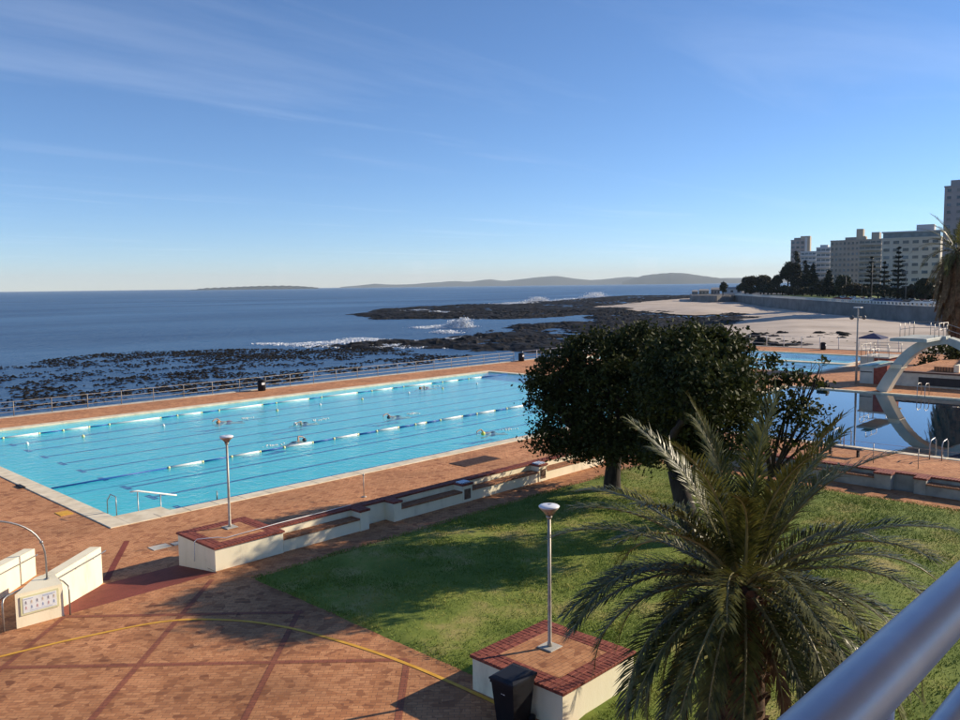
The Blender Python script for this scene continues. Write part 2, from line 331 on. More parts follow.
# yellow curved line
P = [(0.5,21.6),(3.0,21.75),(5.74,21.53),(7.8,21.15),(9.49,20.57),(10.6,19.4),(11.3,18.0),(11.75,16.2),(12.0,14.6),(12.1,13.1),(12.1,11.0),(12.0,8.5)]
def smooth_path(P, n=8):
    P = [Vector((*p, 0)) if len(p) == 2 else Vector(p) for p in P]; out = []
    for i in range(len(P)-1):
        p0 = P[max(i-1,0)]; p1 = P[i]; p2 = P[i+1]; p3 = P[min(i+2,len(P)-1)]
        for k in range(n):
            s = k/n; out.append(0.5*((2*p1)+(p2-p0)*s+(2*p0-5*p1+4*p2-p3)*s*s+(3*p1-p0-3*p2+p3)*s**3))
    out.append(P[-1]); return out
yl = smooth_path(P); mb = MB()
for i in range(len(yl)-1):
    a, c = yl[i], yl[i+1]; d = (c-a).normalized(); q = Vector((-d.y,d.x,0))*0.05
    mb.quad((a-q)[:2]+(PZ+0.010,), (c-q)[:2]+(PZ+0.010,), (c+q)[:2]+(PZ+0.010,), (a+q)[:2]+(PZ+0.010,))
struct('yellow_line', mb, yellow_p, plaza)
# ramp between plaza and pool deck
mb = MB(); mb.add([(7.75,23.05,PZ),(12.2,23.05,PZ),(12.2,25.7,0.004),(9.75,25.7,0.004),(8.0,24.0,PZ*0.66)], [(0,1,2,3,4)])
mb.add([(7.75,23.05,-.05),(12.2,23.05,-.05),(12.2,23.05,PZ),(7.75,23.05,PZ)],[(0,1,2,3)])
struct('ramp', mb, ramp_br)
mb = MB(); band((10.0,26.0),(12.2,29.6),0.10,0.004,mb); struct('brick_strip', mb, ramp_br, deck)
# basin maker
def basin(name, x0, x1, y0, y1, depth, floor_m, lines=None):
    e = empty(name, ((x0+x1)/2,(y0+y1)/2,-depth), None, None); e['kind'] = 'structure'
    o = e.location
    mb = MB(); mb.quad((x0,y0,-depth),(x1,y0,-depth),(x1,y1,-depth),(x0,y1,-depth))
    mb.quad((x0,y1,-depth),(x1,y1,-depth),(x1,y1,0),(x0,y1,0)); mb.quad((x1,y0,-depth),(x0,y0,-depth),(x0,y0,0),(x1,y0,0))
    mb.quad((x0,y0,-depth),(x0,y1,-depth),(x0,y1,0),(x0,y0,0)); mb.quad((x1,y1,-depth),(x1,y0,-depth),(x1,y0,0),(x1,y1,0))
    mb.build('basin', floor_m, e, o)
    return e
def slabs(e, x0, x1, y0, y1, wid, step, mat, z=0.035):   # coping slabs laid round a basin
    o = e.location; base = {}
    def slab(cx, cy, lx, ly):
        key = (round(lx,3), round(ly,3))
        if key not in base:
            base[key] = MB().bev(-lx/2,lx/2,-ly/2,ly/2,-0.10,0,0.015).mesh('coping_slab', mat)
        link('coping_slab', base[key], e, (cx-o[0], cy-o[1], z-o[2]))
    n = round((x1-x0)/step); s = (x1-x0)/n
    for i in range(n):
        for yy in (y0-wid/2+0.03, y1+wid/2-0.03): slab(x0+(i+.5)*s, yy, s-0.012, wid)
    n = round((y1-y0+2*wid)/step); s = (y1-y0+2*wid-0.06)/n
    for i in range(n):
        for xx in (x0-wid/2+0.03-0.012, x1+wid/2-0.03+0.012): slab(xx, y0-wid+0.03+(i+.5)*s, wid, s-0.012)
pool_floor = noise_mat('pool_floor', (0.16,0.66,0.74), (0.24,0.74,0.80), 0.5, 0.6, detail=8)
line_m = plain('lane_line', (0.02,0.12,0.30), 0.6)
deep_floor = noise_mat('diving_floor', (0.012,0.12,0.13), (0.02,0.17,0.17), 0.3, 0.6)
kid_floor = noise_mat('paddling_floor', (0.42,0.72,0.82), (0.52,0.80,0.88), 0.5, 0.6)
main = basin('main_pool', PX0, PX1, PY0, PY1, 0.62, pool_floor)
slabs(main, PX0, PX1, PY0, PY1, 0.75, 1.25, coping_st)
o = main.location
for k in range(9):
    yy = 57.1-2.8*k; mb = MB(); mb.quad((16.7,yy-.13,-0.616),(60.2,yy-.13,-0.616),(60.2,yy+.13,-0.616),(16.7,yy+.13,-0.616))
    for xx in (16.7, 60.2): mb.quad((xx-.13,yy-.5,-0.614),(xx+.13,yy-.5,-0.614),(xx+.13,yy+.5,-0.614),(xx-.13,yy+.5,-0.614))
    mb.build('lane_line', line_m, main, o)
# corner landing and entry steps with rails
mb = MB(); mb.bev(PX0+0.03,PX0+2.0,PY0+0.03,PY0+0.9,-0.615,0.02,0.02); mb.build('landing', coping_st, main, o)
for i in range(4):
    mb = MB(); mb.bev(PX0+2.02+i*0.42,PX0+2.44+i*0.42,PY0+0.03,PY0+0.9,-0.615,-0.12-i*0.12,0.02); mb.build('step', coping_st, main, o)
    mb = MB(); mb.box(PX0+2.02+i*0.42,PX0+2.08+i*0.42,PY0+0.06,PY0+0.88,-0.12-i*0.12,-0.114-i*0.12); mb.build('step_nosing', line_m, main, o)
water_main = water_mat('pool_water', (0.58,0.95,0.94), 1.18, 0.05, 2.2, 0.12)
water_dive = water_mat('diving_water', (0.75,0.95,0.95), 2.1, 0.0012, 0.8, 0.01)
def water(name, x0, x1, y0, y1, m):
    mb = MB(); mb.quad((x0,y0,-0.06),(x1,y0,-0.06),(x1,y1,-0.06),(x0,y1,-0.06)); return struct(name, mb, m)
water('main_pool_water', PX0, PX1, PY0, PY1, water_main)
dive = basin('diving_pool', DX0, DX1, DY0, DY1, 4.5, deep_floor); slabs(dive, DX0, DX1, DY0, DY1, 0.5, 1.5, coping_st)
water('diving_pool_water', DX0, DX1, DY0, DY1, water_dive)
for nm, k in (('paddling_pool', KA), ('paddling_pool', KB)):
    e = basin(nm, *k, 0.6, kid_floor); slabs(e, *k, 0.6, 2.0, coping_st); water('paddling_pool_water', *k, water_main)
# ---------------------------------------------------------------- brick topped walls and plinths
def brick_rows(mb, x0, x1, y0, y1, z, along='x', bl=0.22, bw=0.105, h=0.065, gap=0.010, jit=0.004):
    """real bricks filling a rectangle; their length lies along the given axis"""
    lx, ly = (bl, bw) if along == 'x' else (bw, bl)
    nx = max(1, round((x1-x0)/(lx+gap))); ny = max(1, round((y1-y0)/(ly+gap)))
    sx = (x1-x0)/nx; sy = (y1-y0)/ny
    for i in range(nx):
        for j in range(ny):
            dz = random.uniform(-jit, jit)
            mb.bev(x0+i*sx+gap/2, x0+(i+1)*sx-gap/2, y0+j*sy+gap/2, y0+(j+1)*sy-gap/2, z-h, z+dz, 0.008)
def plinth(x0, y0, s, ztop, zbot, label):
    e = empty('lamp_plinth', (x0+s/2, y0+s/2, zbot), label, 'plinth', 'square brick-topped plinths carrying lamps'); o = e.location
    MB().box(x0,x0+s,y0,y0+s,zbot,ztop-0.075).build('plinth_body', cream, e, o)
    MB().box(x0-0.02,x0+s+0.02,y0-0.02,y0+s+0.02,ztop-0.075,ztop-0.022).build('mortar_bed', mortar_m, e, o)
    mb = MB(); a = x0-0.05; c = x0+s+0.05; d = y0-0.05; f = y0+s+0.05
    brick_rows(mb, a, c, d, d+0.23, ztop, 'y'); brick_rows(mb, a, c, f-0.23, f, ztop, 'y')
    brick_rows(mb, a, a+0.23, d+0.23, f-0.23, ztop, 'x'); brick_rows(mb, c-0.23, c, d+0.23, f-0.23, ztop, 'x')
    for q in (0.23,):
        brick_rows(mb, a+q, c-q, d+q, d+q+0.23, ztop, 'x', h=0.05); brick_rows(mb, a+q, c-q, f-q-0.23, f-q, ztop, 'x', h=0.05)
        brick_rows(mb, a+q, a+q+0.23, d+q+0.23, f-q-0.23, ztop, 'y', h=0.05); brick_rows(mb, c-q-0.23, c-q, d+q+0.23, f-q-0.23, ztop, 'y', h=0.05)
    tag(mb.build('border_bricks', cop_br, e, o), kind='stuff')
    MB().box(a+0.462, c-0.462, d+0.462, f-0.462, ztop-0.06, ztop-0.006).build('infill_paving', deck_br, e, o)
    return e
seat_inf = noise_mat('infill_brick', (0.36,0.155,0.07), (0.56,0.28,0.13), 7.0, 0.8, 0.2, 60)
PL1 = plinth(12.22, 23.2, 2.42, 1.12, -0.05, 'cream plinth with brick top at the end of the bench wall by the ramp')
PL2 = plinth(12.22, 9.68, 2.45, 1.15, PZ-0.02, 'free-standing cream plinth with brick top on the lawn edge beside the bin')
tile_blue = noise_mat('blue_white_tile', (0.12,0.22,0.42), (0.75,0.78,0.8), 14.0, 0.3, p=(0.4,0.6))
panel_d = noise_mat('dark_panel', (0.10,0.06,0.04), (0.2,0.12,0.08), 8, 0.6)
def bench_wall(label, segs, axis, front, back_off=0.5, ztop=1.12, thick=0.32, zb=-0.05, wm=None, cat_grp='bench walls round the lawn'):
    """segs: (kind, a, b) along the axis; axis 'x' faces -Y at y=front, axis 'y' faces -X at x=front"""
    wm = wm or cream
    def B(mb, a, b, d0, d1, z0, z1, fn='box', **k):
        if axis == 'x': getattr(mb, fn)(a, b, front+d0, front+d1, z0, z1, **k)
        else: getattr(mb, fn)(front+d0, front+d1, a, b, z0, z1, **k)
    A = min(s[1] for s in segs); Z = max(s[2] for s in segs)
    loc = ((A+Z)/2, front+0.4, zb) if axis == 'x' else (front+0.4, (A+Z)/2, zb)
    e = empty('bench_wall', loc, label, 'wall', cat_grp); o = e.location
    mb = MB(); B(mb, A, Z, back_off, back_off+thick, zb, ztop-0.075); mb.build('back_wall', wm, e, o)
    mb = MB(); B(mb, A, Z, back_off-0.02, back_off+thick+0.03, ztop-0.075, ztop-0.025); mb.build('mortar_bed', mortar_m, e, o)
    cop = MB(); n = int((Z-A)/0.117); s = (Z-A)/n
    for i in range(n): B(cop, A+i*s+.006, A+(i+1)*s-.006, back_off-0.04, back_off+thick+0.05, ztop-0.065, ztop+random.uniform(-.004,.004), 'bev')
    tag(cop.build('coping_bricks', cop_br, e, o), kind='stuff')
    for kind, a, b in segs:
        if kind == 'bench':
            mb = MB(); B(mb, a, b, 0, back_off-0.002, zb, PZ+0.40); mb.build('seat_base', wm, e, o)
            sb = MB(); n = int((b-a)/0.117); s = (b-a)/n
            for i in range(n): B(sb, a+i*s+.006, a+(i+1)*s-.006, -0.04, back_off-0.045, PZ+0.402, PZ+0.47+random.uniform(-.004,.004), 'bev')
            tag(sb.build('seat_bricks', seat_br, e, o), kind='stuff')
        elif kind in ('pier', 'tilepier'):
            mb = MB(); B(mb, a, b, -0.03, back_off-0.003, zb, ztop-0.075); mb.build('pier', wm, e, o)
            cb = MB(); n = max(2, int((b-a+.08)/0.117)); s = (b-a+.08)/n
            for i in range(n): B(cb, a-.04+i*s+.005, a-.04+(i+1)*s-.005, -0.07, back_off-0.045, ztop-0.073, ztop+random.uniform(-.004,.004)+0.006, 'bev')
            tag(cb.build('pier_bricks', cop_br, e, o), kind='stuff')
            if kind == 'tilepier':
                mb = MB(); B(mb, a+.05, b-.05, 0.02, back_off-0.1, ztop+0.006, ztop+0.05); mb.build('tile', tile_blue, e, o)
                mb = MB(); B(mb, a+.10, b-.10, -0.045, -0.028, PZ+0.12, ztop-0.22); mb.build('panel', panel_d, e, o)
    return e
bench_wall('long cream bench wall with dark brick coping between the main pool and the lawn',
    [('bench',14.68,17.82),('pier',17.82,18.22),('gap',18.22,19.38),('pier',19.38,19.75),('bench',19.75,22.95),('tilepier',22.95,23.5),('bench',23.5,27.7),('tilepier',27.7,28.25),('bench',28.25,32.6)], 'x', 23.25)
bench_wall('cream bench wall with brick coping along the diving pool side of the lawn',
    [('bench',12.0,23.0),('pier',11.35,12.0),('gap',10.45,11.35),('pier',10.0,10.45),('bench',1.0,10.0),('pier',0.4,1.0)], 'y', 36.2, ztop=1.05, wm=noise_mat('shaded_cream_render',(0.30,0.28,0.24),(0.50,0.46,0.39),1.4,.9,.2,30,c3=(0.41,0.38,0.32)))  # darker cream render: the shade on this wall is put into its colour
# ---------------------------------------------------------------- stair walls beside the ramp
def diag_wall(name, p0, p1, th, z0, zt0, zt1, label):
    a = Vector((*p0,0)); c = Vector((*p1,0)); d = (c-a).normalized(); q = Vector((-d.y,d.x,0))*th
    mb = MB(); mb.prism([a[:2], c[:2], (c+q)[:2], (a+q)[:2]], z0, [zt0, zt1, zt1, zt0])
    return mb, d, q
E1 = empty('stair_wall', (8.4,24.4,0), 'cream stair wall ending in a pier with a white pictogram board', 'wall', 'cream walls flanking the stair'); o1 = E1.location
mb, d, q = diag_wall('w', (7.8,23.8), (9.85,25.85), 0.34, -0.05, 1.28, 1.15, ''); mb.build('parapet', cream, E1, o1)
mb = MB(); mb.prism([(6.57,23.03),(7.73,23.03),(7.83,23.84),(7.55,24.07),(7.36,24.0)], -0.05, [1.27,1.25,1.285,1.285,1.28]); mb.build('pier', cream, E1, o1)
# board of rules: a white sheet with two rows of small pictograms and caption lines
B0 = (6.69, 23.012); 
mb = MB(); mb.box(6.68,7.62,23.005,23.028,0.68,1.17); bd = mb.build('notice_board', noise_mat('board_frame',(0.62,0.60,0.36),(0.70,0.68,0.42),5,0.6), E1, o1)
mb = MB(); mb.box(6.74,7.56,22.998,23.004,0.73,1.13); mb.build('sheet', noise_mat('board_white',(0.72,0.74,0.74),(0.80,0.82,0.82),5,0.45), bd, o1)
picto = [plain('print_dark',(0.28,0.26,0.30)), plain('print_red',(0.58,0.36,0.36)), plain('print_orange',(0.6,0.48,0.36)), plain('print_blue',(0.34,0.40,0.55))]
for r_ in range(2):
    for c_ in range(6):
        cx = 6.81+c_*0.136; cz = 1.0-r_*0.14; mb = MB()
        mb.box(cx-.018,cx+.018,22.993,22.9975,cz-.028,cz+.024)
        mb.box(cx-.010,cx+.010,22.993,22.9975,cz+.027,cz+.044)
        mb.box(cx-.036,cx+.036,22.993,22.9975,cz-.048,cz-.043)
        mb.build('pictogram', picto[(c_*2+r_)%4], bd, o1)
mb = MB(); mb.box(6.76,6.98,22.993,22.9975,1.085,1.10); mb.box(7.22,7.52,22.993,22.9975,1.085,1.10); mb.box(7.22,7.46,22.993,22.9975,1.062,1.072); mb.box(6.9,7.45,22.993,22.9975,0.765,0.775); mb.build('caption_lines', picto[3], bd, o1)
# chrome rail on its lawn side face
nrm = Vector((d.y,-d.x,0))
pa = Vector((7.8,23.8,0))+nrm*0.07; pb = Vector((9.85,25.85,0))+nrm*0.07
mb = MB(); mb.tube([(pb.x+.1,pb.y+.1,0.98),(pb.x,pb.y,0.98),(pa.x,pa.y,1.18),(7.86,23.35,1.2),(7.86,22.98,1.16),(7.86,22.96,1.05),(7.86,22.96,PZ)],0.022,8)
mb.tube([(8.6,24.46,1.09),(8.54,24.54,1.09)],0.012,6); mb.tube([(9.4,25.26,1.01),(9.34,25.34,1.01)],0.012,6)
mb.build('handrail', steel, E1, o1)
E2 = empty('stair_wall', (6.6,26.2,0), 'plain cream stair wall opposite the pictogram pier', 'wall', 'cream walls flanking the stair'); o2 = E2.location
mb, d, q = diag_wall('w', (3.5,23.0), (8.7,28.2), 0.34, -0.05, 1.22, 0.86, ''); mb.build('parapet', cream, E2, o2)
pa = Vector((3.9,23.4,0))+nrm*0.07; pb = Vector((8.7,28.2,0))+nrm*0.07
mb = MB(); mb.tube([(pb.x,pb.y,0.66),(pa.x,pa.y,1.0)],0.022,8)
for s in (0.2,0.5,0.85):
    p = pa.lerp(pb,s); z = 1.0-0.34*s; mb.tube([(p.x,p.y,z),(p.x-nrm.x*.07,p.y-nrm.y*.07,z-.03)],0.012,6)
mb.build('handrail', steel, E2, o2)
mb = MB(); mb.tube([(6.28,23.06,PZ),(6.28,23.06,1.1),(6.32,23.1,1.2),(6.45,23.25,1.22),(7.2,24.0,1.1),(8.0,24.8,0.9)],0.024,8)
thing_mesh('stair_handrail', mb, steel, 'slim steel handrail post beside the pictogram pier on the stair', 'handrail', origin=(6.28,23.06,PZ))
mb = MB(); mb.prism([(3.55,23.05),(6.5,23.05),(7.4,24.0),(4.5,24.0)],-0.05,0.19); struct('stair_step', mb, plaza_br)
# tall chrome arch over the stair
mb = MB(); pts = []
for k in range(0, 25):
    a = math.pi*k/24; f = 0.5-0.5*math.cos(a); z = 1.75+1.35*math.sin(a)**0.8
    p = Vector((7.56,23.66)).lerp(Vector((4.55,24.3)), f); pts.append((p.x,p.y,z))
mb.tube([(7.56,23.66,1.25)]+pts+[(4.55,24.3,0.9)],0.025,8); mb.lathe([(0.06,0),(0.06,0.02)],10,(7.56,23.66,1.27))
mb.ball((7.48,23.68,2.3),0.05); 
thing_mesh('arch_pipe', mb, steel, 'tall curved chrome pipe rising from the pictogram pier over the stair', 'pipe', origin=(7.56,23.66,1.27))
# ---------------------------------------------------------------- lamps
glass_w = noise_mat('lamp_glass', (0.72,0.74,0.78), (0.82,0.84,0.88), 4, 0.25)
lamp_cu = noise_mat('lamp_cone', (0.42,0.30,0.24), (0.55,0.42,0.34), 4, 0.4, metallic=0.3)
def lamp(x, y, z, h, label):
    e = empty('lamp_post', (x,y,z), label, 'lamp', 'saucer lamps on plinths')
    MB().bev(-.2,.2,-.2,.2,0,0.025,0.01).build('base_plate', conc, e)
    MB().lathe([(0.055,0.02),(0.055,0.10),(0.042,0.12),(0.042,h*0.36),(0.040,h*0.36+.01),(0.036,h-.3)],12).build('pole', galv, e)
    MB().lathe([(0.045,h-.32),(0.06,h-.3),(0.07,h-.26),(0.05,h-.25)],12).build('collar', galv, e)
    hd = MB().lathe([(0.05,h-.25),(0.12,h-.17),(0.205,h-.09),(0.215,h-.06)],20).build('lamp_head', lamp_cu, e)
    MB().lathe([(0.222,h-.062),(0.228,h-.04),(0.2,h-.02),(0.12,h-.004),(0.02,h)],20).build('diffuser', glass_w, hd)
    for k in range(4):
        a = k*math.pi/2+.4; MB().tube([(0.05*math.cos(a),0.05*math.sin(a),h-.27),(0.214*math.cos(a),0.214*math.sin(a),h-.055)],0.008,6).build('strut', steel, hd)
    mb = MB(); mb.box(-.03,.05,-.04,.03,h-.008,h+.004); mb.build('cap', plain('lamp_cap',(0.2,0.24,0.34)), hd)
    return e
lamp(13.66,24.85,1.12,3.1,'saucer lamp post on the plinth that ends the bench wall')
lamp(13.62,11.14,1.15,3.18,'saucer lamp post on the free-standing lawn plinth by the bin')
# white pipe laid over plinth and wall
mb = MB(); mb.tube([(12.10,24.3,PZ+.1),(12.12,24.3,1.1),(12.2,24.3,1.16),(12.75,24.0,1.16),(12.9,23.75,1.16),(14.9,23.95,1.15),(18.0,24.0,1.15)],0.013,6)
thing_mesh('white_pipe', mb, white_p, 'thin white pipe laid along the top of the bench wall coping', 'pipe', origin=(12.12,24.3,PZ))
# ---------------------------------------------------------------- wheelie bin
bp_ = Vector((11.72,10.52,PZ)); e = empty('wheelie_bin', bp_, 'black wheelie bin standing against the free-standing lawn plinth', 'bin', rz=R(2))
mb = MB(); z1 = 0.98
mb.add([(-.24,-.22,.06),(.24,-.22,.06),(.24,.22,.06),(-.24,.22,.06),(-.34,-.28,z1),(.34,-.28,z1),(.34,.28,z1),(-.34,.28,z1)],[(0,3,2,1),(0,1,5,4),(1,2,6,5),(2,3,7,6),(3,0,4,7),(4,5,6,7)])
mb.box(-.355,.355,-.295,.295,z1-.05,z1+.012); mb.build('body', black_pl, e)
mb = MB(); mb.add([(-.37,-.31,z1+.014),(.38,-.31,z1+.014),(.38,.31,z1+.014),(-.37,.31,z1+.014),(-.37,-.31,z1+.05),(.38,-.31,z1+.06),(.38,.31,z1+.06),(-.37,.31,z1+.05),(-.28,-.22,z1+.085),(.26,-.22,z1+.10),(.26,.22,z1+.10),(-.28,.22,z1+.085)],
  [(0,3,2,1),(0,1,5,4),(1,2,6,5),(2,3,7,6),(3,0,4,7),(4,5,9,8),(5,6,10,9),(6,7,11,10),(7,4,8,11),(8,9,10,11)]); mb.build('lid', plain('bin_lid',(0.014,0.017,0.026),0.6,spec=.2), e)
MB().tube([(.42,-.24,z1-.02),(.42,.24,z1-.02)],0.018,8).build('handle', black_pl, e)
for s in (-1,1):
    wv = MB(); wv.lathe([(0.1,-.03),(0.105,0),(0.1,.03)],14); me = wv.mesh('wheel', black_pl); ob = link('wheel', me, e, (.27,s*.25,.105)); ob.rotation_euler = (R(90),0,0)
mb = MB(); mb.box(-.3155,-.31,-.05,-.005,.74,.80); mb.box(-.3155,-.31,.012,.045,.745,.795); mb.build('sticker', white_p, e)
# ---------------------------------------------------------------- lawn and grass
LX0, LX1, LY0, LY1 = 12.55, 34.6, -6.0, 21.9
lawn_m = noise_mat('lawn_soil_grass', (0.12,0.17,0.022), (0.36,0.30,0.10), 0.55, 0.9, 0.6, 9, c3=(0.20,0.24,0.04), detail=9, p=(0.38,0.66))
gx, gy = np.meshgrid(np.linspace(LX0,LX1,110), np.linspace(LY0,LY1,130))
edge = np.minimum(np.minimum(gx-LX0, LX1-gx), np.minimum(gy-LY0, LY1-gy))
gz = PZ-0.03+0.08*np.clip(edge/0.35,0,1)+0.05*(fbm(gx*.5,gy*.5,4,3)-.5)*np.clip(edge/0.6,0,1)
wob = 0.45*(fbm(gx*0.9,gy*0.9,3,9)-.5)
gx2 = gx + np.where(edge < 0.05, wob, 0); gy2 = gy + np.where(edge < 0.05, wob, 0)
lo = link('lawn', gridmesh('lawn', gx2, gy2, gz, lawn_m)); lo['kind'] = 'structure'
def blades(n, x0, x1, y0, y1, hmin, hmax, wd, z0, name, mat, mask=None):
    x = rng.uniform(x0,x1,n); y = rng.uniform(y0,y1,n)
    if mask is not None: k = mask(x,y); x = x[k]; y = y[k]; n = len(x)
    h = rng.uniform(hmin,hmax,n)*(0.6+0.8*fbm(x*1.1,y*1.1,3,5)); a = rng.uniform(0,2*np.pi,n); lx = rng.normal(0,.55,n)*h; ly = rng.normal(0,.55,n)*h
    dx = np.cos(a)*wd; dy = np.sin(a)*wd; z = np.full(n, z0)
    co = np.stack([np.stack([x-dx,y-dy,z],-1), np.stack([x+dx,y+dy,z],-1), np.stack([x+lx,y+ly,z+h],-1)],1)
    o = link(name, npmesh(name, co, 3, mat)); o['kind'] = 'stuff'; return o
grass_m = noise_mat('grass_blades', (0.09,0.15,0.014), (0.40,0.34,0.085), 0.7, 0.7, c3=(0.20,0.255,0.034), detail=9, p=(0.36,0.68))
g_ = blades(230000, LX0+.05, LX1-.05, 3.0, LY1-.05, 0.035, 0.085, 0.013, PZ+0.035, 'grass', grass_m,
   mask=lambda x,y: ~((x<14.9)&(y<12.3)&(y>9.5)) & (fbm(x*.45,y*.45,4,21)+rng.uniform(-.25,.25,len(x))>0.36))
tag(g_, 'short green grass covering the lawn', 'grass')
# ---------------------------------------------------------------- broadleaf trees
bark = noise_mat('bark', (0.016,0.012,0.010), (0.055,0.042,0.033), 6, 0.9, 0.5, 18, stretch=(1,1,0.3))
def leaf_mat(name, c1, c2, rough=0.5, scale=1.4, trans=0.25, spec=0.25):
    m = noise_mat(name, c1, c2, scale, rough, detail=8, spec=spec); t = m.node_tree; b = t.nodes['Principled BSDF']; out = t.nodes['Material Output']
    tr = nd(t,'ShaderNodeBsdfTranslucent'); r = [n for n in t.nodes if n.type == 'VALTORGB'][0]; t.links.new(r.outputs[0], tr.inputs[0])
    mx = nd(t,'ShaderNodeMixShader'); mx.inputs[0].default_value = trans; t.links.new(b.outputs[0], mx.inputs[1]); t.links.new(tr.outputs[0], mx.inputs[2]); t.links.new(mx.outputs[0], out.inputs[0]); return m
leaf_dark = leaf_mat('leaf_dark', (0.010,0.017,0.005), (0.075,0.085,0.022), rough=.6, scale=1.6, trans=.18, spec=.12)
def leaf_quads(c, size, nrm_bias=None, aspect=0.55, jit=0.35):
    """c: n x 3 centres -> n leaf rhombs with random tilt"""
    n = len(c); a = rng.normal(size=(n,3)); a /= np.linalg.norm(a,axis=1)[:,None]
    bb = rng.normal(size=(n,3))
    if nrm_bias is not None: bb = bb*0.8 + nrm_bias
    bb -= (bb*a).sum(1)[:,None]*a; bb /= np.linalg.norm(bb,axis=1)[:,None]+1e-9
    cc = np.cross(a,bb); s = size*rng.uniform(1-jit,1+jit,n)[:,None]
    return np.stack([c-a*s, c+cc*s*aspect, c+a*s, c-cc*s*aspect],1)
def lobe_clumps(lobes, per, rad, leaves):
    """lobes: (cx,cy,cz,rx,ry,rz) -> leaf centres grouped in clumps that sit on the lobe skins"""
    out = []; cl = []
    for (cx,cy,cz,rx,ry,rz) in lobes:
        n = int(per*(rx*ry+ry*rz+rx*rz)/3)
        d = rng.normal(size=(n,3)); d /= np.linalg.norm(d,axis=1)[:,None]; d[:,2] = np.where(d[:,2] < -0.55, -d[:,2], d[:,2])
        s = rng.uniform(0.72,1.06,n)[:,None]
        cl.append(np.array([cx,cy,cz])+d*s*np.array([rx,ry,rz]))
    cl = np.concatenate(cl); r = rad*rng.uniform(0.6,1.4,len(cl))
    k = rng.normal(size=(len(cl),leaves,3))*0.5
    return cl, (cl[:,None,:]+k*r[:,None,None]*np.array([1,1,0.75])).reshape(-1,3)
def limb_path(a, b, sag=0.15, n=6):
    a = Vector(a); b = Vector(b); L_ = (b-a).length; j = Vector((random.uniform(-1,1),random.uniform(-1,1),random.uniform(.0,1)))*sag*L_
    return [a.lerp(b,s)+j*math.sin(math.pi*s) for s in [i/n for i in range(n+1)]]
def broad_tree(base, fork, lobes, label, leaves_per=34, per=20, rad=0.42, size=0.082, r0=0.33, mat=leaf_dark, mesh_limbs=True, cat='tree', group=None, name='broadleaf_tree'):
    e = empty(name, base, label, cat, group); o = base
    mb = MB(); p = limb_path(base, fork, 0.06, 6); mb.tube([Vector((base[0],base[1],base[2]-.05))]+p, [r0*1.35]+[r0*(1.15-.35*i/6) for i in range(7)], 10)
    for lb in lobes:
        tip = Vector(lb[:3]); mb.tube(limb_path(fork, tip, 0.12), [r0*.62*(1-.78*i/6) for i in range(7)], 7)
        for q in range(4):
            v = Vector((random.gauss(0,1),random.gauss(0,1),abs(random.gauss(0,.8)))).normalized()
            t2 = tip+Vector((v.x*lb[3],v.y*lb[4],v.z*lb[5]))*.85; mid = Vector(fork).lerp(tip,.6)
            mb.tube(limb_path(mid, t2, .1, 4), [r0*.26*(1-.8*i/4) for i in range(5)], 5)
    mb.build('trunk', bark, e, o)
    cl, c = lobe_clumps(lobes, per, rad, leaves_per)
    q = leaf_quads(c, size); q = q - np.array(base)
    link('crown', npmesh('crown', q, 4, mat), e)
    return e
T1 = W(612,490,PZ)
def lobe_at(px, py, D, rx, rz, ry=None):        # a lobe of the crown: its place from its column and the tree's distance
    p = at(px, D); z = zat(px, py, D); return (p.x,p.y,z,rx,ry or rx,rz)
D1 = T1.to_2d().length
def W2r(px, D): return px/FPX*D
f1 = Vector((T1.x+.1,T1.y-.1,2.0))
lob1 = [lobe_at(565,420,D1-.6,1.25,1.2), lobe_at(560,375,D1+.2,1.25,1.15), lobe_at(600,362,D1,1.5,1.25), lobe_at(640,352,D1+.4,1.35,1.1), lobe_at(618,395,D1-1.3,1.7,1.5),
        lobe_at(655,400,D1-.6,1.7,1.7), lobe_at(548,440,D1-.4,.75,.6), lobe_at(600,440,D1-1.2,1.35,.9), lobe_at(650,440,D1-1.2,1.5,.9), lobe_at(585,400,D1+1.4,1.6,1.5), lobe_at(640,380,D1+1.5,1.6,1.6), lobe_at(540,398,D1,.7,.9), lobe_at(572,448,D1-.8,1.0,.55), lobe_at(625,452,D1-1.6,1.2,.6), lobe_at(665,455,D1-1.0,1.1,.6), lobe_at(600,452,D1+1.2,1.2,.6)]
broad_tree(tuple(T1), f1, lob1, 'dense dark tree with a straight trunk beside the bench wall corner', per=62)
T2 = W(697,542,PZ); D2 = T2.to_2d().length
f2 = Vector((*at(677,D2+.3)[:2],zat(677,470,D2+.3))); D2b = D2+.6
lob2 = [lobe_at(695,362,D2b,1.35,1.1), lobe_at(722,366,D2b+.3,1.05,1.15), lobe_at(700,400,D2b-.6,1.6,1.4), lobe_at(726,405,D2b,1.1,1.2), lobe_at(690,440,D2b-.4,1.2,.8), lobe_at(728,440,D2b-.6,1.1,.8), lobe_at(670,395,D2b+.5,1.3,1.5), lobe_at(700,375,D2b+2.0,1.7,1.5), lobe_at(718,385,D2b+2.2,1.1,1.3), lobe_at(705,390,D2b-1.7,1.3,1.2), lobe_at(680,370,D2b+3.2,1.5,1.4), lobe_at(706,350,D2b+.8,.9,.7), lobe_at(715,400,D2b-2.6,1.2,1.0), lobe_at(700,458,D2b-.5,1.2,.55), lobe_at(662,452,D2b+.2,.9,.6)]
broad_tree(tuple(T2), f2, lob2, 'dense dark tree with a leaning trunk half hidden behind the palm', per=60)
T3 = Vector((29.8,13.6,PZ)); D3 = T3.to_2d().length
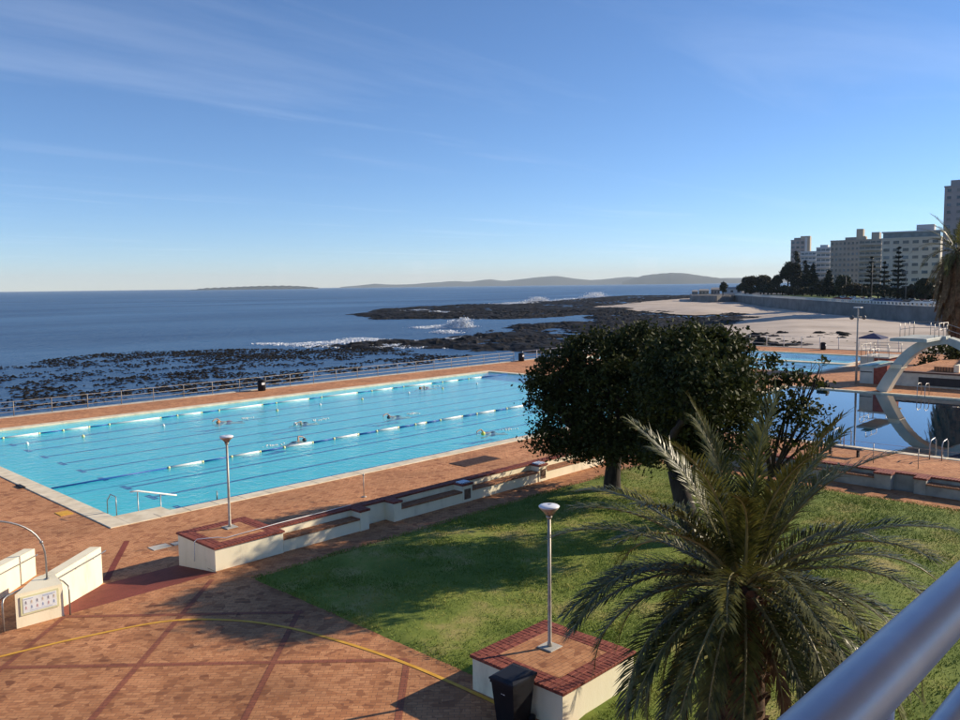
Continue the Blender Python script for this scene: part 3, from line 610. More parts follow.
lob3 = [lobe_at(770,395,D3,1.0,.8), lobe_at(800,385,D3+.2,.8,.55), lobe_at(790,420,D3-.4,1.0,.7), lobe_at(815,420,D3,.75,.65), lobe_at(815,440,D3+.3,.6,.45), lobe_at(770,445,D3,.9,.7), lobe_at(822,366,D3+.2,.22,.25), lobe_at(765,370,D3,.6,.5)]
broad_tree(tuple(T3), (T3.x,T3.y,1.7), lob3, 'smaller sparse tree with see-through leaves next to the diving pool wall', per=26, leaves_per=22, rad=.36, r0=.13, size=.095)
# ---------------------------------------------------------------- palms
palm_leaf = leaf_mat('palm_leaf', (0.026,0.036,0.007), (0.17,0.165,0.04), 0.42, 5.0, 0.22, 0.42)
palm_rach = noise_mat('palm_rachis', (0.16,0.15,0.06), (0.30,0.26,0.12), 4, 0.5)
dead_m = noise_mat('dead_frond', (0.10,0.055,0.025), (0.26,0.16,0.08), 3, 0.9)
palm_bark = noise_mat('palm_bark', (0.05,0.03,0.02), (0.16,0.095,0.06), 5, 0.95, 0.8, 14)
def frond_mesh(name, L_, droop, lift, mat, nl=58, leaf=0.42, wd=0.016, stiff=0.0, seed=0, curl=0.0):
    """frond along +x from the origin; lift = start elevation, droop = total downward bend"""
    rs = np.random.default_rng(seed); n = 16; p = Vector((0,0,0)); pts = [p.copy()]; el = lift
    for i in range(n):
        el = lift - droop*((i+1)/n)**1.5; y = curl*((i+1)/n)**2
        p = p + Vector((math.cos(el)*math.cos(y), math.cos(el)*math.sin(y), math.sin(el)))*(L_/n); pts.append(p.copy())
    mb = MB(); mb.tube(pts, [0.036*(1-.9*i/n)+.003 for i in range(n+1)], 5)
    vs = []; fs = []
    for s in (-1,1):
        for k in range(nl):
            u = 0.13+0.87*(k+rs.uniform(0,.8))/nl; f = u*n; i = min(int(f),n-1); c = pts[i].lerp(pts[i+1],f-i); T = (pts[i+1]-pts[i]).normalized()
            S = Vector((0,0,1)).cross(T); S = (S.normalized() if S.length > .05 else Vector((0,1,0)))*s; U = T.cross(S)*s
            if U.z < 0: U = -U
            ln = leaf*(0.35+0.65*math.sin(math.pi*min(1,.12+.80*u))**.8)*rs.uniform(.85,1.12)
            fan = math.radians(rs.uniform(38,60))*(1-.45*u); dihed = rs.uniform(.15,.65)
            D = (T*math.cos(fan)+S*math.sin(fan)*math.cos(dihed)+U*math.sin(fan)*math.sin(dihed)).normalized()
            g1 = D-Vector((0,0,1))*(.18+.3*rs.random()); g1.normalize()
            q = D.cross(U).normalized()*wd*(1.0-.25*u)
            m1 = c+D*ln*.5; tp = m1+g1*ln*.5
            b = len(vs); vs += [c-q*.5, c+q*.5, m1+q, m1-q, tp]; fs += [(b,b+1,b+2,b+3),(b+3,b+2,b+4)]
    mb2 = MB(); mb2.add(vs, fs)
    me = MB(); me.v = mb.v+[tuple(v) for v in mb2.v]; nb = len(mb.v); me.f = mb.f+[tuple(i+nb for i in f) for f in mb2.f]; me.smooth = mb.smooth+mb2.smooth
    out = me.mesh(name, mat); out.materials.append(palm_rach)
    idx = np.zeros(len(me.f),dtype=np.int32); idx[:len(mb.f)] = 1; out.polygons.foreach_set('material_index', idx); return out
def palm(base, zc, label, rt, fr, L_, n, name='palm_tree', group=None, dead=0, mat=palm_leaf, seed0=0, leaf=0.42, wd=.016, nl=58):
    rnd = random.Random(seed0+5)
    e = empty(name, base, label, 'palm tree', group); h = zc-base[2]
    mb = MB(); mb.lathe([(rt*1.25,-.05),(rt*1.1,.25),(rt,h*.45),(rt*1.15,h*.75),(rt*.9,h*.95),(rt*.3,h*1.02)],18); mb.build('trunk', palm_bark, e)
    mb = MB(); ns = int(h*26)
    for k in range(ns):                       # cut leaf bases in spirals
        a = k*2.39996; z = .1+(h-.2)*k/ns; rr = rt*(1.0+.14*(z/h)); ln = .16
        d = Vector((math.cos(a),math.sin(a),0)); s = Vector((-d.y,d.x,0))
        c = d*rr*.95+Vector((0,0,z)); tp = c+d*.10+Vector((0,0,ln))
        mb.add([c-s*.09,c+s*.09,tp+s*.05,tp-s*.05,c-s*.09-d*.05+Vector((0,0,.1)),c+s*.09-d*.05+Vector((0,0,.1))],[(0,1,2,3),(3,2,5,4),(0,3,4),(1,5,2)])
    tag(mb.build('leaf_bases', palm_bark, e), kind='stuff')
    for k in range(n):
        a = k*2.39996+rnd.uniform(-.2,.2); u = (k+.5)/n
        lift = R(84)-R(120)*u**.85+rnd.uniform(-.16,.16); dr = R(44)+R(52)*math.sin(math.pi*min(1,u*.9+.05))*rnd.uniform(.45,1.3)
        ln = L_*(.80+.25*math.sin(math.pi*min(1,.25+u*.7)))*rnd.uniform(.9,1.08)
        me = frond_mesh('frond', ln, dr*(.55+.6*u if u < .5 else 1.0)*(1.0-.35*max(0,u-.6)), lift, mat, seed=seed0*97+k, curl=rnd.uniform(-.35,.35), leaf=leaf, wd=wd, nl=nl)
        o = link('frond', me, e, (math.cos(a)*rt*.45, math.sin(a)*rt*.45, h-.18*u), a)
    for k in range(dead):
        a = k*2.39996+rnd.uniform(-.3,.3); me = frond_mesh('dead_frond', L_*rnd.uniform(.55,.95), R(40), R(-25)-R(30)*rnd.random(), dead_m, seed=900+k+seed0, leaf=leaf*.7, wd=wd, nl=nl)
        link('dead_frond', me, e, (math.cos(a)*rt*.7, math.sin(a)*rt*.7, h-.35-.05*dead*rnd.random()*.3), a)
    return e
PB = W(740,768,PZ)
palm(tuple(PB), 3.85, 'young feathery palm with arching fronds rising from the lawn beside the plinth', 0.40, None, 3.3, 72, seed0=3, dead=12, leaf=.52, wd=.0185, nl=80)
# ---------------------------------------------------------------- balcony with its railing (the viewer stands here)
rail_m = noise_mat('railing_paint', (0.40,0.44,0.52), (0.50,0.54,0.61), 6, 0.38, 0.12, 30, metallic=0.35, spec=0.5, bdist=.002, c3=(0.42,0.46,0.56))
d = ray(873,681); pr = Vector((0,0,H))+d*0.80
e = empty('balcony_railing', (pr.x, pr.y, pr.z-1.05), 'grey painted metal tube railing of the viewing balcony', 'railing'); o = e.location
mb = MB(); mb.tube([(x,pr.y,pr.z) for x in (-8,-2,0,pr.x,2,4,14)],0.029,24); mb.build('top_rail', rail_m, e, o)
mb = MB(); mb.tube([(x,pr.y,pr.z-.16) for x in (-8,0,2,14)],0.022,20); mb.build('lower_rail', rail_m, e, o)
mb = MB(); mb.tube([(x,pr.y,pr.z-.60) for x in (-8,0,2,14)],0.022,20); mb.build('lower_rail', rail_m, e, o)
for x in (pr.x-.015-3.6*2, pr.x-.015-3.6, pr.x-.015, pr.x-.015+3.6, pr.x-.015+7.2, pr.x-.015+10.8):
    MB().tube([(x,pr.y,pr.z-1.05),(x,pr.y,pr.z-.01)],0.024,16).build('post', rail_m, e, o)
bz = pr.z-1.05
e = empty('balcony', (3,-1.5,PZ), 'plain concrete viewing balcony on columns under the railing', 'balcony'); o = e.location
MB().box(-8.2,14.2,-3.0,pr.y+.12,bz-.3,bz-.001).build('slab', conc, e, o)
for x in (-7.5,0,7,13.6):
    MB().box(x-.2,x+.2,-2.6,-2.2,PZ,bz-.3).build('column', conc, e, o); MB().box(x-.15,x+.15,-2.55,-2.25,bz,bz+3.0).build('roof_column', conc, e, o)
MB().box(-8.4,14.4,-4.2,0.25,bz+3.0,bz+3.25).build('roof', conc, e, o)
# ---------------------------------------------------------------- lane ropes, floats, swimmers
rope_w = plain('float_white',(0.80,0.80,0.76),0.4); rope_b = plain('float_blue',(0.02,0.10,0.36),0.4); rope_y = plain('float_yellow',(0.74,0.68,0.34),0.4)
def lane_rope(y0, y1, x0, x1, segs, label, sag=0.0):
    e = empty('lane_rope', ((x0+x1)/2,(y0+y1)/2,-0.05), label, 'lane rope', 'lane ropes floating on the main pool'); o = e.location
    def pt(x):
        s = (x-x0)/(x1-x0); return (x, y0+(y1-y0)*s+sag*math.sin(math.pi*s), -0.03)
    cuts = [x0]+[v for s in segs for v in s]+[x1]
    for i in range(len(cuts)-1):
        a, c = cuts[i], cuts[i+1]
        if c-a < .05: continue
        if i % 2 == 0: MB().tube([pt(a),pt((a+c)/2),pt(c)],0.042,6).build('blue_floats', rope_b, e, o)
        else:
            MB().tube([pt(a),pt((a+c)/2),pt(c)],0.065,8).build('white_floats', rope_w, e, o)
            for q in (a,c): MB().tube([pt(q-.06),pt(q+.06)],0.066,8).build('yellow_float', rope_y, e, o)
lane_rope(40.35,40.98,13.3,63.0,[(18.98,20.84),(22.54,24.3),(25.89,27.83),(29.4,31.23),(32.72,34.52),(36.01,36.94),(38.3,40.4),(41.89,43.75),(45.1,47.0),(48.6,50.4),(52,54),(56,58)],'blue and white lane rope floating through the middle of the main pool',sag=.15)
s0 = []
for a,c in [((12,441),(47,435.5)),((70,432),(96,428.5)),((117,426),(169,419.3)),((187,417.3),(209,413.6)),((226,411.2),(267,405.2)),((282,403.5),(314,399.3)),((328,397.8),(362,393)),((376,391),(397,388.5)),((408,387),(436,383.5)),((446,382),(460,380)),((470,378.5),(483,377))]:
    s0.append((W(*a,0).x, W(*c,0).x))
lane_rope(56.6,57.0,13.3,63.0,s0,'blue and white lane rope floating along the sea side of the main pool',sag=.2)
for i,q in enumerate([(32,445),(87,437),(167,426),(277,410),(318,404),(360.5,398.5),(404.5,392),(438,387.5),(472.6,383)]):
    p = W(*q,0); mb = MB(); mb.ball((0,0,0),0.10,10,6); mb.lathe([(.02,.09),(.02,.14)],6); ob = mb.build('marker_buoy', rope_y if i%2 else rope_w, None, (0,0,0), (p.x,53.4,-0.03))
    tag(ob,'small pale ball buoy floating in a line near the sea side lane rope','buoy','small buoys in a line on the main pool')
skin = noise_mat('skin',(0.42,0.27,0.19),(0.52,0.34,0.25),5,0.5); suit = plain('dark_swimsuit',(0.02,0.02,0.03),0.5)
def swimmer(x, y, ang, capc, label, arm=1, suitm=suit, reach=.75):
    e = empty('person', (x,y,-0.13), label, 'person', 'people swimming lengths in the main pool', rz=ang)
    V = [(0,0,-.05),(.28,0,-.03),(.50,0,-.01),(.62,0,.0),(.80,0,.03), (-.12,.1,-.07),(-.55,.13,-.12),(-.95,.11,-.18),(-1.15,.10,-.2), (-.12,-.1,-.07),(-.55,-.13,-.16),(-.95,-.11,-.14),(-1.12,-.10,-.12),
         (.52,.2*arm,.03),(.66,.40*arm,.26),(.95,.36*arm,.20),(1.08,.33*arm,.10), (.50,-.2*arm,-.02),(.78,-.27*arm,-.10),(1.05,-.24*arm,-.12),(1.2,-.22*arm,-.12)]
    Ed = [(0,1),(1,2),(2,3),(3,4),(0,5),(5,6),(6,7),(7,8),(0,9),(9,10),(10,11),(11,12),(2,13),(13,14),(14,15),(15,16),(2,17),(17,18),(18,19),(19,20)]
    rad = [.15,.14,.16,.06,.10,.10,.075,.055,.045,.10,.075,.055,.045,.07,.05,.04,.045,.07,.05,.04,.045]
    me = bpy.data.meshes.new('body'); me.from_pydata(V,Ed,[]); me.materials.append(skin)
    ob = link('body', me, e); sm = ob.modifiers.new('skin','SKIN'); sm.use_smooth_shade = True
    for i,v in enumerate(me.skin_vertices[0].data): v.radius = (rad[i],rad[i]*.85); v.use_root = (i == 0)
    ss = ob.modifiers.new('sub','SUBSURF'); ss.levels = 1; ss.render_levels = 2
    MB().ball((.82,0,.07),0.125,12,8,1.15,.95,1.0).build('swim_cap', capc, e)
    mb = MB(); mb.ball((.05,0,-.05),0.185,12,8,1.9,1.02,.80); mb.build('swimsuit', suitm, e)
    mb = MB()
    for k in range(22):
        a = random.uniform(0,6.28); rr = random.uniform(.0,.4); mb.ball((-1.3+rr*math.cos(a)*2.0,rr*math.sin(a),.08),random.uniform(.025,.06),6,4,1.3,1.3,.7)
    tag(mb.build('splash', rope_w, e), kind='stuff')
red = plain('red_suit',(0.28,0.06,0.05)); capw = plain('white_cap',(0.8,0.8,0.8)); capy = plain('yellow_cap',(0.72,0.7,0.12)); capd = plain('dark_cap',(0.05,0.05,0.06)); capo = plain('orange_cap',(0.6,0.25,0.1))
cols = [((229,420),R(180),capo,'swimmer in a reddish suit and orange cap below the far lane rope',red),((305,421.5),R(185),capw,'swimmer with a white cap in the middle lanes of the main pool',suit),
        ((398,415),R(178),capd,'swimmer with a dark cap trailing white splash between the lane ropes',suit),((293,441),R(2),capd,'swimmer with a dark cap close against the middle lane rope',suit),((493,431),R(175),capy,'swimmer with a yellow cap near the bench wall side of the pool',suit),((427,386.5),R(180),capo,'swimmer with an orange cap right beside the far lane rope',red)]
for i,(q,a,cc,lb,sm_) in enumerate(cols):
    p = W(*q,0); swimmer(p.x,p.y,a,cc,lb,1 if i%2 else -1,sm_)
# ---------------------------------------------------------------- pool entry rails, small deck things
mb = MB()
mb.tube([(14.25,PY0+.95,-1.3),(14.25,PY0+.95,.82)],.022,8); mb.tube([(15.2,PY0+.95,-1.3),(15.2,PY0+.95,.52)],.022,8); 
e = empty('entry_handrail',(14.7,PY0+.95,-.5),'white topped handrail down the entry steps at the main pool corner','handrail'); o = e.location
mb.build('rail_posts', steel, e, o)
MB().tube([(13.95,PY0+.95,.86),(14.25,PY0+.95,.84),(15.9,PY0+.95,.34)],.035,8).build('rail', white_p, e, o)
mb = MB(); mb.tube([(13.35,PY0+.9,0),(13.35,PY0+.9,.78),(13.30,PY0+1.3,.82),(13.32,PY0+1.7,.5),(13.34,PY0+1.8,-.4)],.022,8)
thing_mesh('grab_rail', mb, steel, 'bent steel grab rail on the landing at the main pool corner', 'handrail', origin=(13.35,PY0+.9,0))
mb = MB(); mb.tube([(17.3,PY0+.1,0.03),(17.3,PY0+.1,.35),(17.5,PY0+.5,.3),(17.5,PY0+.55,-.4)],.02,6); thing_mesh('ladder_rail', mb, steel, 'small steel ladder rail on the pool edge past the entry steps', 'handrail', origin=(17.3,PY0+.1,0))
mb = MB(); mb.tube([(21.82,28.13,0),(21.82,28.13,.95)],.02,8); mb.ball((21.82,28.13,.97),.05); mb.lathe([(.12,0),(.12,.02),(.03,.03)],10,(21.82,28.13,0)); thing_mesh('rope_post', mb, galv, 'thin short post standing on the deck behind the bench wall', 'post', origin=(21.82,28.13,0))
mb = MB(); mb.box(28.9,31.5,29.0,30.2,0.004,0.02)
for k in range(26): mb.box(28.95+k*.1,28.99+k*.1,29.05,30.15,0.02,0.035)
thing_mesh('drain_grating', mb, panel_d, 'dark slatted drain grating set in the brick deck', 'grating', origin=(30.2,29.6,0))
mb = MB(); mb.bev(12.35,13.0,27.75,28.25,0.002,.018,.006); mb.bev(13.1,13.5,27.75,28.1,0.002,.018,.006); thing_mesh('drain_cover', mb, conc, 'grey concrete drain cover in the deck between plinth and pool', 'drain cover', origin=(12.9,28,0))
mb = MB(); mb.bev(11.8,12.3,34.9,35.6,0.002,.02,.006); thing_mesh('yellow_plate', mb, yellow_p, 'yellow marker plate in the deck beside the pool coping', 'marker', origin=(12.1,35.3,0))
mb = MB(); mb.bev(12.3,12.5,41.2,42.0,0.03,.07,.01); thing_mesh('black_plate', mb, black_pl, 'small black plate lying on the pool coping at the short end', 'plate', origin=(12.4,41.6,0))
# ---------------------------------------------------------------- fences
def fence(p0, p1, step, h, label, mat, rails=(1.0,.55), pr=.032, rr=.022, group='metal fences round the pool deck', z=0.06):
    a = Vector((*p0,z)); c = Vector((*p1,z)); Ln = (c-a).length; n = max(1,round(Ln/step)); mid = (a+c)/2
    e = empty('rail_fence', mid, label, 'fence', group)
    pm = MB().tube([(0,0,0),(0,0,h)],pr,6).mesh('post', mat)
    for i in range(n+1):
        p = a.lerp(c,i/n)-mid; link('post', pm, e, p)
    for r_ in rails: MB().tube([a-mid+Vector((0,0,h*r_)), c-mid+Vector((0,0,h*r_))],rr,6).build('rail', mat, e)
    return e
fence((-40,65.5),(73.6,65.5),2.6,1.05,'weathered rail fence along the sea edge of the pool deck',galv_far,(1.0,.62,.3),.032,.02)
fence((75.2,65.5),(112.1,65.5),2.6,1.05,'pale rail fence along the sea edge beyond the black bin',offw,(1.0,.62,.3),.045,.04)
fence((112.2,64.6),(112.2,-30),2.5,1.5,'post fence along the beach side behind the paddling pools',offw,(.98,.3),.06,.02)
fence((80.9,33.0),(80.9,58.0),2.4,1.1,'thin wire fence in front of the paddling pools',galv_far,(1,.7,.4),.03,.012,z=0)
fence((42.85,4.0),(42.85,22.5),2.1,1.0,'low thin post and wire fence on the deck by the diving pool',galv,(1.0,.55),.022,.008,z=0)
def deck_bin(x,y,label):
    e = empty('litter_bin',(x,y,0),label,'bin','litter bins on the deck')
    MB().lathe([(.28,0),(.34,.05),(.36,.8),(.34,.84)],14).build('body', black_pl, e); MB().lathe([(.37,.84),(.37,.92),(.2,1.0),(.02,1.02)],14).build('lid', black_pl, e)
    MB().box(-.2,.1,-.362,-.352,.55,.75).build('sticker', white_p, e)
deck_bin(39.1,64.6,'black litter bin against the weathered sea rail fence'); deck_bin(74.4,65.0,'black litter bin where the weathered and pale fences meet'); deck_bin(110.6,43.6,'black litter bin against the post fence behind the paddling pools')
# ---------------------------------------------------------------- diving platform
e = empty('diving_platform',(71.8,22.5,0),'curved concrete arch diving platform with railings at the far side of the diving pool','diving platform'); o = e.location
def blade(pts, th, x0, x1):
    mb = MB(); P_ = smooth_path([(0,p[0],p[1]) for p in pts],5); n = len(P_); vs = []
    for i,p in enumerate(P_):
        tg = (P_[min(i+1,n-1)]-P_[max(i-1,0)]).normalized(); nr = Vector((0,-tg.z,tg.y)); h = th[0]+(th[1]-th[0])*i/(n-1)
        for x,s in ((x0,-1),(x1,-1),(x1,1),(x0,1)): vs.append((x,p.y+nr.y*h/2*s,p.z+nr.z*h/2*s))
    fs = [(i*4+j,i*4+(j+1)%4,i*4+4+(j+1)%4,i*4+4+j) for i in range(n-1) for j in range(4)]+[(3,2,1,0),tuple((n-1)*4+j for j in range(4))]
    return mb.add(vs,fs)
blade([(23.3,0),(22.7,1.2),(21.9,2.5),(21.0,3.5),(19.9,4.15),(18.6,4.4)],(.85,.6),71.1,72.3).build('arch_leg', conc_w, e, o)
blade([(18.55,4.36),(17.8,4.05),(16.9,3.5),(15.8,2.3),(15.0,0)],(.5,.8),71.12,72.28).build('arch_leg', conc_w, e, o)
MB().bev(67.3,72.8,18.9,21.5,4.42,4.66,.05).build('platform', conc_w, e, o)
MB().box(67.2,68.3,19.1,21.3,4.661,4.68).build('platform_mat', plain('mat_grey',(0.35,0.36,0.33)), e, o)
def rails(name, pts, h, step=1.2):
    mb = MB()
    for hh in (h,h*.55): mb.tube([(p[0],p[1],p[2]+hh) for p in pts],.022,6)
    for i in range(len(pts)-1):
        a = Vector(pts[i]); c = Vector(pts[i+1]); n = max(1,round((c-a).length/step))
        for k in range(n+1): p = a.lerp(c,k/n); mb.tube([p,p+Vector((0,0,h))],.024,6)
    return mb
rails('r',[(69.3,18.95,4.66),(72.7,18.95,4.66),(72.7,21.4,4.66),(69.3,21.4,4.66)],1.05).build('guard_rail', steel, e, o)
rails('r',[(72.25,18.9,4.6),(72.25,17.4,4.1),(72.25,16.0,2.9),(72.25,15.1,.4)],1.0).build('guard_rail', steel, e, o)
MB().bev(67.6,72.2,22.5,23.9,2.28,2.46,.04).build('lower_platform', conc_w, e, o)
MB().box(66.9,71.2,22.7,23.3,2.47,2.53).build('springboard', plain('board_turquoise',(0.20,0.42,0.44),.4), e, o)
MB().bev(71.0,72.4,21.75,22.6,2.0,2.32,.04).build('bracket', cream, e, o)
rails('r',[(69.6,23.85,2.46),(72.1,23.85,2.46)],1.0).build('guard_rail', steel, e, o)
mb = MB(); mb.box(64.6,68.5,26.9,27.35,.62,.68); mb.box(67.2,67.6,26.9,27.35,.68,.72)
# side springboard seen past the tree
e = empty('springboard_stand',(60,31.5,0),'low turquoise springboard reaching over the end of the diving pool','springboard'); o = e.location
MB().box(54.2,54.75,26.6,31.6,.95,1.0).build('board', plain('board_pale',(0.45,0.72,0.70),.4), e, o); MB().box(54.1,54.85,30.9,31.7,0,.95).build('stand', conc_w, e, o)
# building behind with red brick and roof rails
e = empty('pump_house',(77.6,24.5,0),'low flat-roofed grey and red brick block behind the diving platform','building'); o = e.location
MB().box(76.2,79.6,25.6,26.75,0,2.3).build('wall', conc_w, e, o); MB().box(76.25,79.6,24.5,25.598,0,2.298).build('brick_wall', noise_mat('red_wall',(0.22,0.06,0.04),(0.32,0.09,0.06),3,.85), e, o)
MB().box(76.1,79.8,24.3,26.85,2.302,2.42).build('roof_slab', conc, e, o); MB().box(76.17,76.198,25.7,26.7,1.0,1.08).build('band', dark, e, o); rails('r',[(79.6,24.4,2.42),(79.6,26.7,2.42),(76.3,26.7,2.42),(76.3,24.4,2.42)],1.0,1.1).build('roof_rail', steel, e, o)
terr_top = deck_br
e = empty('terrace',(80,10,0),'raised brick terrace with a long grey wall and dark openings behind the diving pool','terrace'); o = e.location
MB().box(76.4,76.8,-10,24.45,0,1.16).build('front_wall', conc, e, o); MB().box(76.3,76.95,-10,24.45,1.161,1.28).build('wall_coping', plain('cop_dark',(0.09,0.05,0.045),.8), e, o)
MB().box(76.8,92,-10,24.2,.5,1.13).build('terrace_floor', terr_top, e, o)
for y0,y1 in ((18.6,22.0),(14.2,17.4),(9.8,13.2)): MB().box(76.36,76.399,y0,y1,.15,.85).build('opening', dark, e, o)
e = empty('stepped_wall',(86,20,1.13),'sunlit cream stepped low wall on the terrace','wall'); o = e.location
for k in range(6):
    MB().bev(79+k*2.0,81+k*2.0-.01,19.6,20.0,1.14,1.75+.28*k,.03).build('step_block', cream, e, o)
MB().box(79.2,90.9,20.01,21.6,1.14,1.55).build('seat', deck_br, e, o)
# mast with floodlights
mz = W(856,384,0); e = empty('floodlight_mast',(mz.x,mz.y,0),'tall thin mast with a pair of floodlights beside the diving pool','mast')
MB().lathe([(.10,0),(.09,2.5),(.06,6.6),(.05,6.7)],8).build('pole', galv, e); MB().tube([(-.35,.35,5.9),(.35,-.35,5.9)],.03,6).build('cross_arm', galv, e)
for s in (-1,1): MB().ball((.38*s,-.38*s,5.85),.19,10,6).build('floodlight', plain('lamp_dark',(0.12,0.12,0.12)), e)
MB().box(-.3,.3,-.3,.3,6.7,6.76).build('top_plate', white_p, e)
# ladder rails at both edges of the diving pool
def ladder(x, y, s, label):
    mb = MB()
    for dy in (-.28,.28):
        mb.tube([(x-s*.9,y+dy,0),(x-s*.9,y+dy,.75),(x-s*.75,y+dy,.95),(x-s*.1,y+dy,1.0),(x+s*.15,y+dy,.8),(x+s*.2,y+dy,-1.2)],.028,8)
    mb.tube([(x+s*.2,y-.28,-.3),(x+s*.2,y+.28,-.3)],.02,6)
    thing_mesh('pool_ladder', mb, steel, label, 'ladder', 'steel pool ladders', origin=(x-s*.9,y,0))
ladder(46.45,12.2,1,'steel pool ladder on the edge of the diving pool facing the lawn'); ladder(70.35,20.0,-1,'steel pool ladder below the arch platform on the diving pool')
ladder(46.45,17.0,1,'steel pool ladder on the diving pool edge by the black bench')
mb = MB(); mb.bev(43.6,44.0,15.1,17.0,.38,.45,.01); mb.box(43.7,43.9,15.3,15.4,0,.38); mb.box(43.7,43.9,16.7,16.8,0,.38); thing_mesh('deck_bench', mb, black_pl, 'low black bench on the deck behind the wire fence', 'bench', origin=(43.8,16,0))
p = W(823,387,0); mb = MB(); mb.bev(p.x-.25,p.x+.25,p.y-.45,p.y+.45,0.01,.45,.03); mb.box(p.x-.2,p.x+.2,p.y-.4,p.y-.3,.45,.6); thing_mesh('starting_block', mb, black_pl, 'small dark box standing on the coping at the back of the diving pool', 'box', origin=(p.x,p.y,0))
# ---------------------------------------------------------------- shore: rocks, beach, kelp, surf
rock_m = noise_mat('wet_rock',(0.005,0.005,0.005),(0.030,0.025,0.021),0.35,0.7,0.8,1.6,c3=(0.011,0.010,0.009),detail=9,bdist=.2,spec=.12)
sand_m = noise_mat('sand',(0.36,0.29,0.23),(0.60,0.51,0.42),0.05,0.95,0.4,0.6,c3=(0.50,0.42,0.345),detail=10,bdist=.15,p=(.3,.7))
def PW(px, z): return [W(x,y,z)[:2] for x,y in px]
rk = [PW(p,-3.6) for p in (
  [(348,314),(380,309),(430,305.5),(500,303),(560,300),(610,296.5),(690,292.5),(735,293.5),(735,300),(700,303),(640,308),(600,312),(560,316.5),(505,318.5),(440,318),(375,318.5)],
  [(292,344.5),(340,343.5),(372,340),(398,338.5),(412,340),(450,337.5),(466,330),(500,327),(520,323),(590,321.5),(640,318),(690,312),(740,312),(775,317),(745,330),(720,352),(640,356),(560,352),(520,349),(470,349),(420,345.5),(378,346.5),(320,346)],
  [(600,305),(680,299),(700,312),(640,322),(580,321),(585,312)])]
def reef(x0, x1, y0, y1, st, skip=None):
    gx, gy = np.meshgrid(np.arange(x0,x1+st*.5,st), np.arange(y0,y1+st*.5,st))
    sd = np.maximum.reduce([sdist(gx,gy,p) for p in rk]); env = np.clip((sd+12)/18,0,1)
    rn = fbm(gx*.05,gy*.05,4,11); rd = 1-np.abs(2*fbm(gx*.16,gy*.16,4,17)-1); sp_ = fbm(gx*.55,gy*.55,4,19)
    rz = SEA-1.1+1.15*env+(rn-.45)*2.4*env+(rd-.72)*1.4*env+(sp_-.5)*1.2*env
    rz = np.where(rz > SEA+.8, SEA+.8+(rz-SEA-.8)*.4, rz)
    keep = sd > -14
    if skip: keep &= ~((gx > skip[0]+st) & (gx < skip[1]-st) & (gy > skip[2]+st) & (gy < skip[3]-st))
    return gridmesh('rocky_reef', gx, gy, rz, rock_m, keep=keep, smooth=False)
NEAR = (96,330,66,300)
ro = link('rocky_reef', reef(330-260*1.9,760,30,520,1.9,NEAR)); ro['kind'] = 'structure'
rn_ = link('near_rocks', reef(*NEAR,.8), ro)
wallp = [(150,-60),(178,5)]+[tuple(W(x,y,1.5)[:2]) for x,y in ((960,308.3),(935,306.8),(900,305.2),(850,302.6),(800,299.3),(735,295.2))]
sandp = [PW(p,-2.9) for p in ([(606,305.5),(640,301.5),(690,298),(730,298.5),(760,302),(765,306),(740,311),(690,312.5),(650,309)],)]
ws = wallp; big_s = [(113,-60),(113,30),(113,58),*PW([(735,333),(738,322),(752,316.5),(775,309),(768,303.5),(745,299.5),(700,297.2)],-2.9)]+list(reversed(ws))
gx3, gy3 = np.meshgrid(np.arange(113,560,1.9), np.arange(-62,330,1.9)); 
sds = np.maximum(sdist(gx3,gy3,sandp[0]), sdist(gx3,gy3,big_s)); dune = fbm(gx3*.03,gy3*.03,5,41)
sz = -3.6+1.25*np.clip((sds+4)/18,0,1)+.9*(dune-.5)+.35*(fbm(gx3*.3,gy3*.3,3,43)-.5)
so_ = link('beach', gridmesh('beach', gx3, gy3, sz, sand_m, keep=(sds > -5))); so_['kind'] = 'structure'
# loose boulders scattered on the sand between deck and beach
bm_me = []
for k in range(5):
    mb = MB(); mb.ball((0,0,0),1,9,6); me = mb.mesh('boulder', rock_m)
    for v in me.vertices: v.co = v.co*(.75+.5*random.random())
    bm_me.append(me)
nb = 0
for k in range(700):
    q = W(random.uniform(735,860),random.uniform(333,347),-2.6) if k%4 else W(random.uniform(735,935),random.uniform(326,347),-2.6)
    if q.x < 116 or fbm(np.array([q.x*.05]),np.array([q.y*.05]),3,77)[0] < .50: continue
    ob = link('boulder', bm_me[k%5], None, (q.x,q.y,-2.75), random.uniform(0,6)); s = random.uniform(.35,1.3); ob.scale = (s*1.4,s*1.1,s*.62); nb += 1
    tag(ob,'dark weathered boulder lying on the sand beyond the beach side fence','boulder','boulders scattered on the sand')
    if nb > 110: break
# kelp
kelp_m = noise_mat('kelp',(0.006,0.006,0.006),(0.018,0.015,0.011),0.6,0.75,spec=.1)
kp = PW([(-60,372),(0,366),(60,358),(110,353),(200,350.5),(290,348.5),(360,350),(430,352),(470,356),(400,366),(300,378),(200,392),(100,404),(0,414),(-60,420)],SEA)
xs = [p[0] for p in kp]; ys = [p[1] for p in kp]
n = 36000; kx = rng.uniform(min(xs),max(xs),n); ky = rng.uniform(min(ys),max(ys),n)
sdk = sdist(kx,ky,kp); dn = fbm(kx*.035,ky*.05,4,61); fine = fbm(kx*.22,ky*.22,3,67)
keep = (sdk+18*(dn-.5) > 0) & (dn*.38+fine*.42+rng.uniform(0,.30,n) > .60) & (ky > 67)
kx, ky = kx[keep], ky[keep]; n = len(kx); print('kelp', n)
s = rng.uniform(.12,.42,n); ang = rng.uniform(0,np.pi,n); ca, sa = np.cos(ang), np.sin(ang); hh = rng.uniform(.05,.22,n)
tri = []
